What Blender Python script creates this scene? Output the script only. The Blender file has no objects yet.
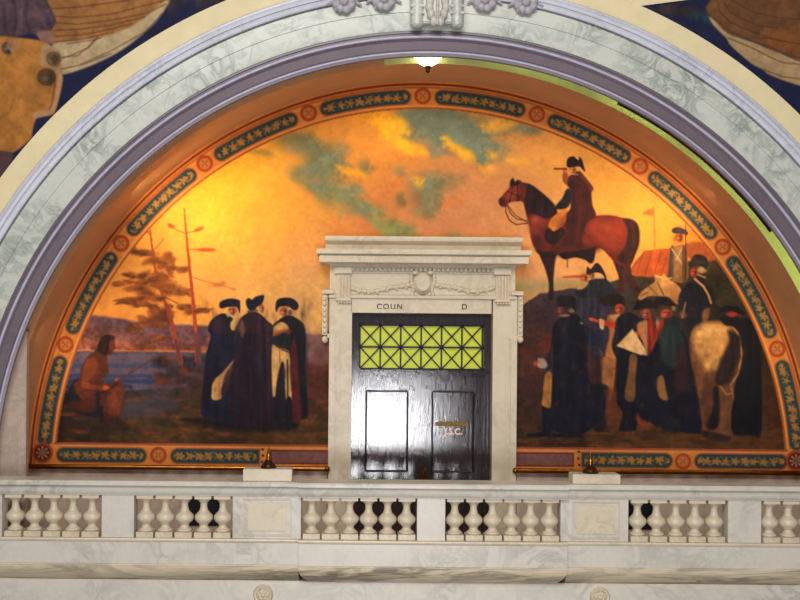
# ---------------------------------------------------------------- painter for the murals (pigment on canvas)
import numpy as np
def srgb(c):
    c = np.asarray(c, float)/255.0
    return np.where(c <= .04045, c/12.92, ((c+.055)/1.055)**2.4)
class Canvas:
    def __init__(s, x0, y0, x1, y1, step, seed):
        s.x0, s.y0, s.step = x0, y0, step
        s.xs = np.arange(x0, x1+step*.5, step); s.ys = np.arange(y0, y1+step*.5, step)
        s.X, s.Y = np.meshgrid(s.xs, s.ys)
        s.H, s.W = s.X.shape
        s.c = np.zeros((s.H, s.W, 3)); s.id = np.zeros((s.H, s.W), int)
        s.rng = np.random.RandomState(seed)
        s.N1 = s.fbm(28, 4); s.N2 = s.fbm(9, 3); s.N3 = s.fbm(3, 2); s.N4 = s.fbm(60, 5)
        s.NV = s.streak()
        s.cur = 0; s.t = (0, 0, 1); s.names = {0: 'base'}
    def noise(s, cell):
        w = int(s.W*s.step/cell)+4; h = int(s.H*s.step/cell)+4
        g = s.rng.rand(h, w)
        u = (s.X-s.x0)/cell; v = (s.Y-s.y0)/cell
        i = u.astype(int); j = v.astype(int); fu = u-i; fv = v-j
        fu = fu*fu*(3-2*fu); fv = fv*fv*(3-2*fv)
        return (g[j, i]*(1-fu)+g[j, i+1]*fu)*(1-fv)+(g[j+1, i]*(1-fu)+g[j+1, i+1]*fu)*fv
    def fbm(s, cell, n):
        a = np.zeros_like(s.X); w = 1.0; t = 0
        for k in range(n):
            a += w*s.noise(max(cell/2**k, .9)); t += w; w *= .55
        a /= t
        return (a-a.mean())/(a.std()*2.5)          # about -1..1
    def streak(s):
        g = s.rng.rand(60, 500); u = (s.X-s.x0+s.N1*2)/2.6; v = (s.Y-s.y0)/26+2
        u = np.clip(u, 0, 498); i = u.astype(int); j = v.astype(int); fu = u-i; fv = v-j
        a = (g[j, i]*(1-fu)+g[j, i+1]*fu)*(1-fv)+(g[j+1, i]*(1-fu)+g[j+1, i+1]*fu)*fv
        return (a-.5)*2
    def T(s, ox, oy, sc): s.t = (ox, oy, sc)
    def part(s, name):
        for k, v in s.names.items():
            if v == name: s.cur = k; return
        s.cur = max(s.names)+1; s.names[s.cur] = name
    def pts(s, p):
        p = np.array(p, float).reshape(-1, 2)
        return p/s.t[2]+np.array(s.t[:2])
    def field(s, ctrl, sig=45, warp=14):
        X = s.X+s.N1*warp; Y = s.Y+s.N4*warp
        num = np.zeros((s.H, s.W, 3)); den = np.zeros((s.H, s.W))
        for (x, y, c) in ctrl:
            d = ((X-x)**2+(Y-y)**2)/(2*sig*sig)
            w = np.exp(-d)+1e-3/(1+d*d)
            num += w[..., None]*np.array(c, float); den += w
        return num/den[..., None]
    def mix(s, sl, a, col, amt=9, grain=5):
        n = s.N2[sl][..., None]*amt+s.N3[sl][..., None]*grain
        c = np.asarray(col, float)
        if c.max() < 75: n = n+s.NV[sl][..., None]*34
        c = np.clip(c*(1+n/110.0), 0, 255)
        s.c[sl] = s.c[sl]*(1-a[..., None])+c*a[..., None]
        s.id[sl] = np.where(a > .5, s.cur, s.id[sl])
    def win(s, p, m):
        x0 = max(int((p[:, 0].min()-m-s.x0)/s.step), 0); x1 = min(int((p[:, 0].max()+m-s.x0)/s.step)+2, s.W)
        y0 = max(int((p[:, 1].min()-m-s.y0)/s.step), 0); y1 = min(int((p[:, 1].max()+m-s.y0)/s.step)+2, s.H)
        if x1 <= x0 or y1 <= y0: return None
        return (slice(y0, y1), slice(x0, x1))
    @staticmethod
    def smooth(p, n=5):
        q = []
        N = len(p)
        for i in range(N):
            a, b, c, d = p[i-1], p[i], p[(i+1) % N], p[(i+2) % N]
            for k in range(n):
                t = k/n
                q.append(.5*((2*b)+(-a+c)*t+(2*a-5*b+4*c-d)*t*t+(-a+3*b-3*c+d)*t**3))
        return np.array(q)
    def P(s, pts, col, soft=.7, alpha=1, rough=0, sm=True, amt=9, grain=5):
        p = s.pts(pts)
        if sm: p = s.smooth(p)
        sl = s.win(p, 2+soft*2+rough*2)
        if sl is None: return
        X = s.X[sl]; Y = s.Y[sl]
        if rough: X = X+s.N3[sl]*rough+s.N2[sl]*rough; Y = Y+s.N2[sl][::-1]*rough*.7+s.N3[sl]*rough*.5
        ins = np.zeros(X.shape, bool); d2 = np.full(X.shape, 1e9)
        q = np.roll(p, -1, 0)
        for (ax, ay), (bx, by) in zip(p, q):
            vx, vy = bx-ax, by-ay; L = vx*vx+vy*vy+1e-9
            t = np.clip(((X-ax)*vx+(Y-ay)*vy)/L, 0, 1)
            d2 = np.minimum(d2, (X-ax-t*vx)**2+(Y-ay-t*vy)**2)
            if abs(by-ay) > 1e-9:
                c = ((ay > Y) != (by > Y)) & (X < (bx-ax)*(Y-ay)/(by-ay)+ax)
                ins ^= c
        sd = np.where(ins, 1, -1)*np.sqrt(d2)
        a = np.clip(.5+sd/(2*soft), 0, 1)*alpha
        s.mix(sl, a, col, amt, grain)
    def L(s, pts, w, col, w2=None, soft=.6, alpha=1, rough=0):
        p = s.pts(pts); w = w/s.t[2]/2; w2 = w if w2 is None else w2/s.t[2]/2
        sl = s.win(p, max(w, w2)+3+rough)
        if sl is None: return
        X = s.X[sl]; Y = s.Y[sl]
        if rough: X = X+s.N3[sl]*rough; Y = Y+s.N2[sl]*rough
        best = np.full(X.shape, -1e9); n = len(p)-1
        for i in range(n):
            (ax, ay), (bx, by) = p[i], p[i+1]
            vx, vy = bx-ax, by-ay; LL = vx*vx+vy*vy+1e-9
            t = np.clip(((X-ax)*vx+(Y-ay)*vy)/LL, 0, 1)
            ww = w+(w2-w)*(i+t)/n
            best = np.maximum(best, ww-np.sqrt((X-ax-t*vx)**2+(Y-ay-t*vy)**2))
        a = np.clip(.5+best/(2*soft), 0, 1)*alpha
        s.mix(sl, a, col)
    def B(s, x, y, rx, ry, col, alpha=1, pw=2.0, rough=0, rot=0, hard=False):
        hard = hard or pw == 4
        if pw == 3: pw = 5
        x, y = s.pts([x, y])[0]; rx /= s.t[2]; ry /= s.t[2]
        R = max(rx, ry)*(1.2 if hard else 2.4)+3+rough*2
        sl = s.win(np.array([[x, y]]), R)
        if sl is None: return
        X = s.X[sl]-x; Y = s.Y[sl]-y
        if rough: X = X+s.N3[sl]*rough*.6+s.N2[sl]*rough; Y = Y+s.N1[sl]*rough
        if rot:
            ca, sa = np.cos(rot), np.sin(rot); X, Y = X*ca+Y*sa, -X*sa+Y*ca
        d = np.sqrt((X/rx)**2+(Y/ry)**2)
        a = np.clip((1-d)*min(rx, ry)/1.2+.5, 0, 1) if hard else np.exp(-d**pw)
        s.mix(sl, a*alpha, col)
        if pw == 4:                                          # a painted face: lit side, shaded side, brow, nose and mouth
            t, s.t = s.t, (0, 0, 1); c = np.array(col, float)*np.array((.9, 1.1, 1.15))
            s.B(x, y, rx*.9, ry*.9, c, .85, 2.6)
            s.B(x+rx*.45, y+ry*.2, rx*.5, ry*.9, c*.55, .8, 2.5)
            s.B(x-rx*.25, y+ry*.15, rx*.4, ry*.45, np.minimum(c*1.22+14, 255), .8, 2.5)
            s.L([x-rx*.7, y-ry*.18, x+rx*.6, y-ry*.12], .8, c*.4, alpha=.75)
            s.L([x-rx*.3, y+ry*.55, x+rx*.2, y+ry*.55], .6, c*.5, alpha=.7)
            s.t = t

def paint_lunette():
    s = Canvas(24, 78, 816, 480, .85, 7)
    cx, cy = 420.5, 474.0
    # ---- sky
    sky = [(240,180,(255,190,38)),(215,215,(255,186,45)),(270,205,(250,180,52)),(170,215,(252,176,52)),(150,250,(246,168,62)),(100,300,(244,160,62)),
           (210,270,(248,176,70)),(300,250,(238,165,78)),(310,310,(226,172,92)),(210,300,(242,176,82)),(330,200,(238,158,62)),(350,150,(236,156,52)),
           (390,120,(250,172,38)),(380,190,(226,140,66)),(400,215,(212,135,72)),(450,190,(218,145,74)),(480,230,(224,148,78)),(450,230,(220,146,80)),
           (520,180,(228,155,76)),(560,145,(236,165,66)),(540,250,(228,160,82)),(620,180,(244,172,60)),(600,220,(244,172,62)),(640,210,(250,176,58)),
           (660,240,(248,160,44)),(700,250,(240,140,40)),(590,270,(244,168,80)),(430,130,(228,150,60)),(500,130,(214,148,70)),(300,130,(236,160,58)),
           (120,330,(240,150,62)),(590,150,(240,160,58)),(540,290,(222,160,96))]
    s.c[:] = s.field(sky, 34, 16)*np.array((.94, .965, 1.2))
    s.c *= (1+.035*s.N2+.03*s.N3+.03*s.N1)[..., None]
    g = (124,132,112); g2 = (144,146,114)
    # teal grey cloud gaps, seen in the 320,80 x3.75 view
    s.T(320, 80, 3.75)
    for (x, y, rx, ry, c, a, r) in [(370,150,75,42,g,.95,0),(440,190,95,45,g,.9,.1),(530,200,80,40,g,.9,.3),(430,130,100,22,g,.8,0),(600,240,60,30,g,.85,.2),
            (350,205,38,20,(125,120,85),.7,0),(660,235,55,18,g,.8,0),(740,195,60,16,(120,112,80),.8,0),(600,290,30,22,g2,.8,0),(435,262,28,18,g,.6,0),
            (170,325,20,26,(135,125,78),.8,0),(80,312,35,10,g2,.6,0),(20,300,40,45,(125,128,88),.85,.5),(40,370,60,36,(130,130,86),.8,.7),
            (120,410,45,22,g2,.75,.4),(90,440,70,26,(140,140,84),.8,.7),(180,490,80,28,(142,142,84),.85,.6),(260,540,70,30,(140,146,90),.85,.5),
            (300,580,60,22,(140,148,92),.8,0),(420,380,50,38,(150,134,86),.75,0),(490,375,38,30,(148,130,84),.65,0),(410,440,45,40,(140,128,86),.7,0),
            (300,445,20,24,(128,112,72),.75,0),(400,495,50,24,(142,128,84),.7,0),(365,430,30,28,(150,118,70),.6,0),(500,580,32,12,(140,150,100),.75,0),
            (80,500,10,26,(165,150,86),.5,.2),(60,250,34,26,(170,136,76),.5,0),(95,200,18,12,(196,140,70),.5,0)]:
        s.B(x, y, rx*1.18, ry*1.25, c, min(a*1.1, 1), 2.8, rough=4, rot=r)
    s.T(120, 80, 3.75)
    for (x, y, rx, ry, c, a, r) in [(640,225,50,26,(140,128,84),.8,.1),(720,250,60,30,(125,122,86),.85,.5),(740,320,60,36,(124,124,84),.85,.8),(680,365,40,26,(130,126,80),.8,.6),
            (720,400,40,24,(138,132,78),.8,.5),(770,435,40,26,(136,134,82),.8,.8),(530,275,40,12,(168,142,70),.7,.3),(400,345,26,12,(236,176,60),.6,0)]:
        s.B(x, y, rx*1.18, ry*1.25, c, min(a*1.1, 1), 2.8, rough=4, rot=r)
    s.T(0, 0, 1)
    for (x, y, rx, ry, a) in [(430,118,30,12,.9),(455,128,34,14,.95),(480,140,30,13,.95),(500,128,26,9,.7),(487,158,18,7,.8),(520,130,20,6,.7),(442,146,14,7,.8),(330,160,14,9,.6),(350,195,16,8,.6),(365,212,18,9,.6),(425,182,16,10,.7),(430,200,13,9,.6),(300,150,16,7,.6),(312,172,15,8,.7),(322,188,14,7,.7),(340,150,10,6,.4),(400,170,8,5,.5)]:
        s.B(x, y, rx, ry, (122,132,112), a, 2.8, rough=4)
    # bright gilded cloud rims
    s.T(320, 80, 3.75)
    Y1 = (255,186,40)
    for p in ([(180,150),(240,130),(300,140),(325,165),(335,200),(310,215),(350,235),(400,262),(390,285),(330,275),(270,250),(230,205)],
              [(455,210),(490,222),(530,250),(570,270),(575,300),(540,300),(500,270),(470,245)],
              [(620,262),(655,265),(665,285),(650,300),(630,290)], [(590,322),(625,318),(660,335),(650,348),(610,340)],
              [(60,320),(110,330),(170,352),(160,365),(110,350)], [(690,300),(760,295),(780,310),(720,312)], [(600,165),(690,150),(740,165),(690,190),(630,195)],
              [(-140,20),(-90,40),(-60,90),(-110,80)], [(360,370),(395,372),(380,400),(360,392)]):
        s.P(sum(([a, b] for a, b in p), []), Y1 if p[0][0] < 500 else (250,182,60), 3.5, .8, rough=3)
    s.P([640,205,720,190,790,205,790,240,700,250,650,235], (226,150,70), 5, .6, rough=4)
    s.P([500,200,560,215,640,235,700,262,690,268,600,262,540,235], g, 3, .5, rough=4)
    for k in range(16):                                    # broken rosy brush marks over the middle sky
        x, y = s.rng.uniform(60, 520), s.rng.uniform(230, 560)
        s.B(x, y, s.rng.uniform(30, 60), s.rng.uniform(12, 22), (226,128,58), .28, 2, rough=5)
    s.T(180, 280, 4)
    s.P([-420,40,-200,60,0,40,180,120,140,240,-60,150,-420,140], (246,164,62), 9, .5, rough=3)
    s.P([470,10,600,10,600,220,520,210,480,120], (214,164,96), 8, .7, rough=3)
    s.P([240,60,300,20,400,30,380,70,260,100], (232,176,92), 6, .6)
    # ---- far shore, lake and ground on the left
    s.part('painted_landscape')
    s.T(0, 0, 1)
    s.P([60,318,85,315,120,319,160,324,200,325,250,326,300,333,335,338,345,352,335,500,20,500,20,340], (112,76,84), 1.4, rough=1.2, amt=22, grain=14)
    s.P([60,330,90,326,130,330,180,338,225,338,225,352,60,354], (128,74,66), 2.5, .8, rough=2, amt=30, grain=20)
    s.P([64,342,110,340,150,345,205,346,205,352,62,352], (168,92,60), 1.6, .75, rough=1.5, amt=30, grain=20)
    s.P([50,352,120,351,205,352,230,352,230,384,150,392,40,392], (92,82,104), 1, amt=16, grain=9)
    s.L([60,350.5,120,350.2,210,351.5], 2.2, (214,122,66), alpha=.85, rough=.6)
    for (y, x0, x1, c) in [(356,70,195,(120,88,98)),(360,80,170,(104,90,112)),(366,72,160,(70,74,112)),(371,110,165,(112,84,98)),(376,66,150,(52,62,104)),(381,70,160,(38,54,98)),(386,60,130,(34,44,80))]:
        s.L([x0, y, x1, y+.5], 4, c, alpha=.7, rough=1)
    gr = [(40,400,(34,34,50)),(80,420,(58,40,32)),(110,408,(62,50,58)),(150,405,(70,58,64)),(150,425,(98,66,28)),(120,435,(70,48,22)),(180,430,(88,58,26)),(200,440,(80,54,24)),
          (230,436,(66,44,22)),(280,438,(98,64,24)),(310,430,(88,60,26)),(310,400,(92,50,26)),(300,372,(92,40,32)),(320,360,(96,44,46)),(200,370,(86,44,36)),(170,395,(66,52,52)),(60,440,(62,38,22)),(330,385,(88,48,26))]
    s2 = s.field(gr, 16, 8)
    yy = np.interp(s.X, [20, 60, 110, 150, 180, 215, 290, 300, 318, 345], [388, 390, 392, 388, 386, 372, 366, 358, 350, 344])+s.N2*2.2
    m = np.clip((s.Y-yy)/2.5, 0, 1)*(s.X < 345)
    s.c = s.c*(1-m[..., None])+s2*(1+.16*s.N2+.12*s.N3)[..., None]*m[..., None]; s.id[m > .5] = s.cur
    s.P([300,340,312,334,340,330,345,360,300,362], (146,104,90), 3, .6, rough=2)
    for k in range(150):
        x, y = s.rng.uniform(62, 328), s.rng.uniform(398, 441)
        c = [(150,78,26),(108,80,28),(44,34,26),(60,54,26),(168,70,24)][s.rng.randint(5)]
        s.B(x, y, s.rng.uniform(3, 9), s.rng.uniform(1, 2), c, .5, 2, rough=1)
    for k in range(40):                                     # scrub beside the lake
        x, y = s.rng.uniform(155, 212), s.rng.uniform(357, 388)
        s.B(x, y, s.rng.uniform(3, 7), s.rng.uniform(2, 4), [(44,36,46),(58,40,38),(140,62,30),(36,32,44),(96,44,30)][s.rng.randint(5)], .75, 2, rough=1.5)
    s.P([112,412,135,400,165,396,178,404,160,414,130,418], (74,66,82), 3, .7, rough=2)
    # ---- rocky hill on the right
    s.part('painted_hillside')
    s.T(500, 250, 4)
    s.P([40,125,150,125,300,118,420,110,430,160,40,215], (150,144,92), 6, .75, rough=2)
    s.P([40,175,100,165,300,140,300,190,50,225], (214,142,82), 4, .6, rough=2)
    hill = [(518,320,(62,42,48)),(530,305,(74,46,52)),(545,296,(70,58,62)),(555,320,(50,34,40)),(540,340,(110,44,30)),(528,350,(86,46,34)),(525,380,(70,42,42)),(530,400,(74,34,32)),
            (525,430,(62,40,30)),(540,440,(98,62,26)),(580,440,(84,50,24)),(620,438,(104,62,26)),(660,445,(92,56,26)),(700,440,(96,58,26)),(750,440,(100,60,28)),(770,420,(80,46,20)),
            (600,300,(66,60,66)),(585,300,(74,66,66)),(640,290,(62,48,36)),(700,290,(52,44,28)),(730,320,(44,36,26)),(755,360,(60,40,20)),(765,390,(72,46,22)),(600,350,(56,34,30)),
            (620,400,(70,34,22)),(560,430,(52,32,28)),(745,290,(66,56,30)),(650,275,(86,64,34)),(690,262,(96,70,36))]
    s3 = s.field(hill, 15, 8)
    yy = np.interp(s.X, [500, 516, 524, 540, 565, 575, 600, 640, 680, 700, 720, 760, 820], [312, 307, 303, 292, 288.5, 288, 284, 272, 262, 258, 256, 256, 256])+s.N2*1.2
    m = np.clip((s.Y-yy)/1.6, 0, 1)*(s.X > 500)
    s.c = s.c*(1-m[..., None])+s3*(1+.16*s.N2+.12*s.N3)[..., None]*m[..., None]; s.id[m > .5] = s.cur
    for k in range(150):
        x, y = s.rng.uniform(516, 780), s.rng.uniform(425, 448)
        s.T(0, 0, 1); s.B(x, y, s.rng.uniform(3, 9), s.rng.uniform(1, 1.8), [(140,84,30),(110,70,30),(52,34,24),(70,44,22)][s.rng.randint(4)], .5, 2, rough=1)
    for k in range(40):
        x, y = s.rng.uniform(514, 552), s.rng.uniform(325, 425)
        s.B(x, y, s.rng.uniform(3, 8), s.rng.uniform(1.5, 4), [(120,46,30),(52,38,44),(84,40,34),(60,52,34)][s.rng.randint(4)], .5, 2, rough=1.5)
    # ---- pine trees
    s.T(110, 200, 4.615)
    s.part('painted_pine_tree')
    def fol(x, y, rx, ry, c=(150,78,30), n=15):
        rx *= 1.12; ry *= 1.5
        for k in range(n):
            s.B(x+s.rng.uniform(-rx, rx)*.8, y+s.rng.uniform(-ry, ry)*.7, rx*.3, ry*.42, (c, (178,92,34), (104,56,28))[s.rng.randint(3)], .72, 2.2, rough=2.6)
    R1 = (196,78,34)
    s.L([185,140,195,220,210,330,235,410,262,500,290,610,310,680,330,760], 7, R1, 22, rough=.4)
    s.L([175,148,190,165,188,190], 6, R1, 4); s.L([200,235,240,190,245,180], 5, (206,110,44), 7)
    s.L([255,450,300,470,330,490], 5, R1); s.L([200,340,130,350,60,380], 4, R1, 2); s.L([215,300,280,310,350,335], 4, R1)
    for a in [(150,240,60,16),(235,268,60,20),(190,290,50,14),(255,310,40,16),(310,325,45,14),(110,350,45,12),(190,355,55,20),(270,358,30,16),(70,383,55,9),(180,385,60,16),(250,385,50,14),
              (150,425,70,20),(280,415,60,16),(345,420,35,12),(200,450,60,16),(110,465,60,12),(70,475,30,8),(230,500,45,16),(270,490,25,10),(215,545,30,24),(245,540,40,22),(355,490,35,12),(400,510,50,12),
              (150,492,60,6),(190,570,50,12),(110,590,40,10)]:
        fol(*a)
    s.T(60, 300, 4)
    for a in [(330,20,55,9),(260,12,40,7),(400,55,40,22),(350,75,40,10),(300,105,30,12),(395,150,55,12),(340,185,45,10),(300,190,30,6),(500,20,40,9),(560,42,40,7)]:
        fol(*a, c=(120,66,38))
    s.L([425,20,450,100,470,190,488,265], 15, (170,70,44), 17, rough=.4)
    s.L([462,160,475,215,488,268], 12, (110,62,62), 16, alpha=.8)
    s.part('painted_pine_snag')
    s.T(110, 200, 4.615)
    s.L([343,40,348,110,354,180,362,260,370,340,380,430,388,520,396,610,402,700,404,750], 5, (190,66,34), 22, rough=.3)
    s.L([350,155,300,135,272,115], 3, R1); s.B(285,122,16,9,(190,80,34), .9, 3); s.B(275,113,8,6,(150,60,30), .9)
    s.L([352,152,390,145,425,130], 3, R1); s.B(410,135,26,10,(180,84,34), .9, 3, rot=-.4)
    s.L([358,228,400,228,480,230], 4, R1); s.B(445,230,46,10,(208,84,34), .9, 3)
    s.L([365,350,420,370,500,390,575,412], 4, (206,96,44), 2); s.B(495,392,30,10,(206,100,44), .8); s.B(520,383,14,8,(206,100,44), .8); s.B(573,412,12,5,(206,120,60), .8)
    fol(410,512,42,8); s.L([385,590,350,620,330,600], 4, R1, 2)
    s.T(60, 300, 4)
    s.L([548,130,552,190,556,245], 20, (112,66,70), 24, alpha=.85)
    s.L([525,0,532,60,545,130], 6, (222,100,44), 6, alpha=.7)
    for k in range(26):
        s.B(s.rng.uniform(400, 590), s.rng.uniform(250, 330), s.rng.uniform(12, 26), s.rng.uniform(8, 15), [(52,38,44),(126,58,34),(74,44,40),(44,36,50)][s.rng.randint(4)], .7, 2, rough=1.5)
    # ---- seated hunter
    s.part('painted_seated_hunter'); s.T(30, 310, 3.75)
    BR = (98,44,26)
    s.P([160,270,185,262,195,330,240,345,270,350,270,400,200,395,150,372,130,330], (34,26,40), 1.5, .8, rough=1)
    s.P([262,112,278,96,308,94,320,108,318,140,304,165,292,178,296,225,282,248,270,262,300,276,332,262,352,285,350,330,338,400,300,420,276,402,268,360,215,372,165,368,190,340,176,312,164,282,186,262,192,222,214,178,240,156,254,132], BR, .8, rough=.5, amt=20, grain=12)
    s.P([258,120,275,96,305,94,320,106,304,120,300,150,284,170,262,160,250,150], (52,26,24), .8, rough=.5)
    s.P([300,118,316,116,318,138,306,152,298,140], (120,52,34), .6)
    s.P([210,190,240,180,255,200,245,235,225,262,200,268,195,240], (146,68,30), 1.2, .8)
    s.P([200,268,240,280,280,284,284,300,240,300,196,290], (152,66,30), 1, .85)
    s.B(286,292,13,9,(206,84,44), 1, 3); s.B(327,262,11,8,(190,80,44), .9, 3)
    s.P([290,300,330,285,350,300,345,350,330,395,300,405,292,350], (124,58,34), 1.2, .8, rough=.8, amt=26)
    s.L([240,316,300,300,334,264], 5, (60,30,24)); s.L([330,266,466,180], 6, (104,52,46), 4)
    s.P([150,345,230,330,262,352,240,382,190,386,150,370], (86,38,26), 1.5, .8, rough=1)
    s.B(255,335,10,40,(28,24,44), .8)
    s.P([250,395,330,400,360,440,300,440,250,420], (52,34,26), 3, .6, rough=1)
    # ---- three standing officers
    s.T(180, 280, 4)
    s.part('painted_landscape')
    s.P([10,560,100,548,240,560,450,560,470,590,380,604,200,600,60,580], (24,20,26), 3, .85, rough=1)
    s.part('painted_officer_in_blue_cloak')
    s.P([150,140,120,168,112,200,122,225,104,300,94,400,84,500,90,545,150,556,215,562,240,300,228,180,205,148,180,134], (26,27,50), .8, amt=18)
    s.P([150,150,125,175,118,200,150,212,205,215,215,190,190,160], (50,32,44), 2, .8)
    s.P([110,300,145,308,140,400,120,480,100,470], (24,24,40), 3, .8)
    s.P([212,322,224,320,196,385,168,428,166,472,132,480,127,452,136,404,178,362], (196,142,80), .8, rough=.3, amt=20)
    s.P([180,380,215,330,200,420,170,470,168,430], (60,34,40), 1, .8)
    s.B(208,122,15,17,(186,92,50), 1, 4); s.B(193,138,9,11,(196,168,104), .9, 3); s.B(222,118,6,10,(202,80,40), .8, 3)
    s.P([204,168,222,152,230,180,212,202,202,190], (216,170,96), .8); s.B(220,192,6,10,(206,130,70), .8)
    s.P([157,106,163,86,200,74,236,80,241,96,239,132,226,108,192,108,168,114], (26,26,48), .6)
    s.part('painted_officer_in_red_lined_cloak')
    s.P([370,185,395,160,430,140,470,155,496,182,503,240,500,350,506,450,512,540,490,558,440,560,380,560,368,540,366,300,372,230], (32,28,38), .8, amt=16)
    s.P([446,250,466,262,476,400,484,552,444,560,440,400], (100,28,36), 1, .9, rough=.3, amt=20)
    s.P([372,260,400,262,436,290,441,380,446,476,424,480,418,350,406,330,388,400,379,476,366,470,366,300], (208,158,90), .8, amt=18)
    s.P([372,192,404,168,430,182,430,202,376,224], (204,156,80), .8, amt=16); s.P([376,208,436,196,440,214,384,228], (150,60,38), 1, .8)
    s.P([376,226,430,214,436,288,374,258], (34,38,44), .8, .9); s.L([372,268,436,284], 3, (186,120,50)); s.L([398,268,400,330], 4, (120,70,40), alpha=.7)
    s.P([366,474,406,474,404,500,410,560,368,556], (38,24,36), .8); s.P([424,480,446,478,448,588,422,590], (26,20,32), .8); s.L([430,320,432,580], 5, (24,20,30))
    s.B(414,126,15,18,(192,92,50), 1, 4); s.B(440,130,10,12,(100,76,66), .9, 3); s.B(406,130,7,10,(214,120,66), .8, 3)
    s.P([470,190,500,200,505,400,490,500,480,300], (22,22,30), 3, .7)
    s.P([382,104,393,76,440,71,470,90,473,112,456,121,432,106,398,108,386,128], (28,24,36), .6)
    s.part('painted_officer_seen_from_behind')
    s.P([250,145,230,178,222,212,240,258,216,310,205,420,198,505,215,566,270,586,340,582,376,566,370,450,365,300,372,192,350,165,320,135,290,125], (44,26,44), .8, amt=16)
    s.P([250,150,232,180,228,208,300,215,366,210,368,190,340,160,300,140], (58,32,46), 2, .8)
    s.L([226,212,300,218,368,210], 4, (28,18,34), alpha=.8)
    for x in (250, 280, 312, 340): s.L([x, 230, x-8, 400, x-4, 570], 5, (30,18,36), 8, soft=1.6, alpha=.6)
    s.L([352,230,356,400,362,550], 6, (58,32,44), 8, soft=1.6, alpha=.6)
    s.P([238,180,250,160,262,200,250,230,240,212], (190,140,80), 1.2, .35)
    s.B(326,114,10,16,(206,108,60), 1, 4); s.B(296,122,18,8,(96,76,72), .9, 3); s.B(280,128,10,8,(80,60,60), .8, 3)
    s.P([264,82,274,72,288,78,304,66,334,60,336,76,326,98,312,106,296,120,276,118,265,100], (30,26,44), .6)
    s.L([296,74,300,118], 3, (60,50,64), alpha=.7)
    # ---- tents, sentry, flag
    s.part('painted_tent'); s.T(620, 210, 4)
    s.P([38,246,60,205,100,165,150,158,205,155,205,262,120,268,60,264], (196,86,28), .8, sm=False, amt=16)
    for x in (75, 110, 145, 175): s.L([x+18, 168, x-10, 260], 3, (140,54,24), alpha=.7)
    s.P([262,135,330,128,370,150,380,200,280,196], (190,92,32), 1, amt=16); s.L([40,246,100,165,205,155], 4, (120,66,34), alpha=.8)
    s.T(480, 140, 4); s.part('painted_flag')
    s.L([694,272,697,350,700,440], 6, (214,120,40), alpha=.9); s.P([650,292,672,278,694,276,694,300,680,304,662,296], (214,96,34), 1, .85, rough=.8)
    s.part('painted_sentry'); s.T(620, 210, 4)
    s.P([205,158,228,142,250,140,268,172,268,284,198,276,202,220], (164,108,54), .8, amt=16)
    s.P([200,160,214,150,212,270,192,270], (92,72,62), 1); s.L([208,156,245,210,250,222], 5, (196,170,120)); s.L([250,146,225,200], 4, (196,170,120))
    s.P([248,146,268,168,266,284,250,284], (96,62,46), 1, .8)
    s.B(236,108,16,20,(206,84,36), 1, 4); s.B(218,118,5,12,(150,76,50), .8)
    s.P([208,76,235,68,268,84,270,100,250,96,212,92], (72,50,60), .7); s.L([263,58,262,280], 3.5, (60,36,34)); s.L([205,165,196,268], 4, (70,44,40))
    # ---- the bay horse and the mounted commander
    s.part('painted_bay_horse'); s.T(480, 140, 4)
    H = (116,38,22)
    s.P([236,440,302,440,299,500,294,560,296,632,290,640,272,638,276,580,262,520], (52,26,28), .8)
    s.P([520,440,600,430,604,520,618,560,640,604,612,604,586,560,574,610,545,610,556,560,538,500], (72,34,28), .8, rough=.3)
    s.P([75,242,98,212,116,190,120,168,124,158,134,168,150,166,160,160,168,168,196,176,240,205,290,252,310,290,380,320,460,304,520,301,580,314,614,322,632,350,636,400,624,450,600,505,560,500,520,468,482,434,440,444,300,462,244,458,224,442,206,402,200,372,196,340,184,296,172,250,150,246,120,250,104,266,84,264], H, .7, amt=18)
    s.P([438,330,480,312,540,314,580,340,584,400,560,440,520,440,470,400,440,370], (158,54,28), 5, .85)
    s.B(500,350,36,18,(188,78,42), .55); s.B(545,420,26,26,(160,54,28), .5)
    s.P([210,300,260,292,262,330,230,380,206,380,198,340], (148,52,38), 3, .75); s.B(222,318,16,12,(184,92,66), .6)
    s.P([214,380,260,400,250,450,222,436], (74,28,30), 3, .7); s.P([300,420,440,420,480,440,430,452,300,462], (86,32,24), 3, .8)
    s.P([196,176,240,205,300,262,304,300,262,314,224,298,190,290,178,246,186,204], (44,24,30), 1.2, amt=18)
    s.P([128,190,150,182,160,205,140,235,105,238,100,224], (160,62,42), 2, .75)
    s.P([75,242,86,230,100,240,104,262,84,264], (70,28,32), 1, .8)
    s.P([120,172,132,150,140,166,152,158,156,176,130,184], (52,24,26), .7); s.L([150,176,152,244], 3, (40,20,24)); s.L([110,206,160,226], 3, (40,20,24)); s.L([132,180,118,250], 2.5, (44,22,24))
    s.L([103,262,104,290,118,322,145,338,190,333], 3.5, (52,26,24)); s.L([108,262,125,298,150,318,190,322], 3, (60,30,26)); s.L([112,262,140,300,190,330], 2.5, (60,30,26))
    s.P([572,314,616,322,636,350,638,410,622,456,596,500,566,492,552,470,582,420,590,360], (62,26,24), 1.2, amt=18); s.L([600,330,620,370,612,440,590,490], 6, (96,44,32), soft=1.6, alpha=.6)
    s.P([318,462,330,450,440,436,462,430,456,482,440,494,420,480,380,470,340,478], (38,18,22), .8); s.L([349,478,349,508], 3, (44,22,24))
    s.P([224,440,246,444,300,450,300,466,250,466], (36,20,26), 1, .8)
    s.part('painted_mounted_commander')
    s.P([345,198,330,230,304,262,306,276,345,274,366,240,362,200], (36,32,42), .8)
    s.P([344,276,352,300,332,340,294,364,274,346,284,316,320,286], (206,116,36), .8, amt=16); s.P([344,290,352,304,330,342,300,358,325,320], (160,76,30), 1.5, .7)
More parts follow.
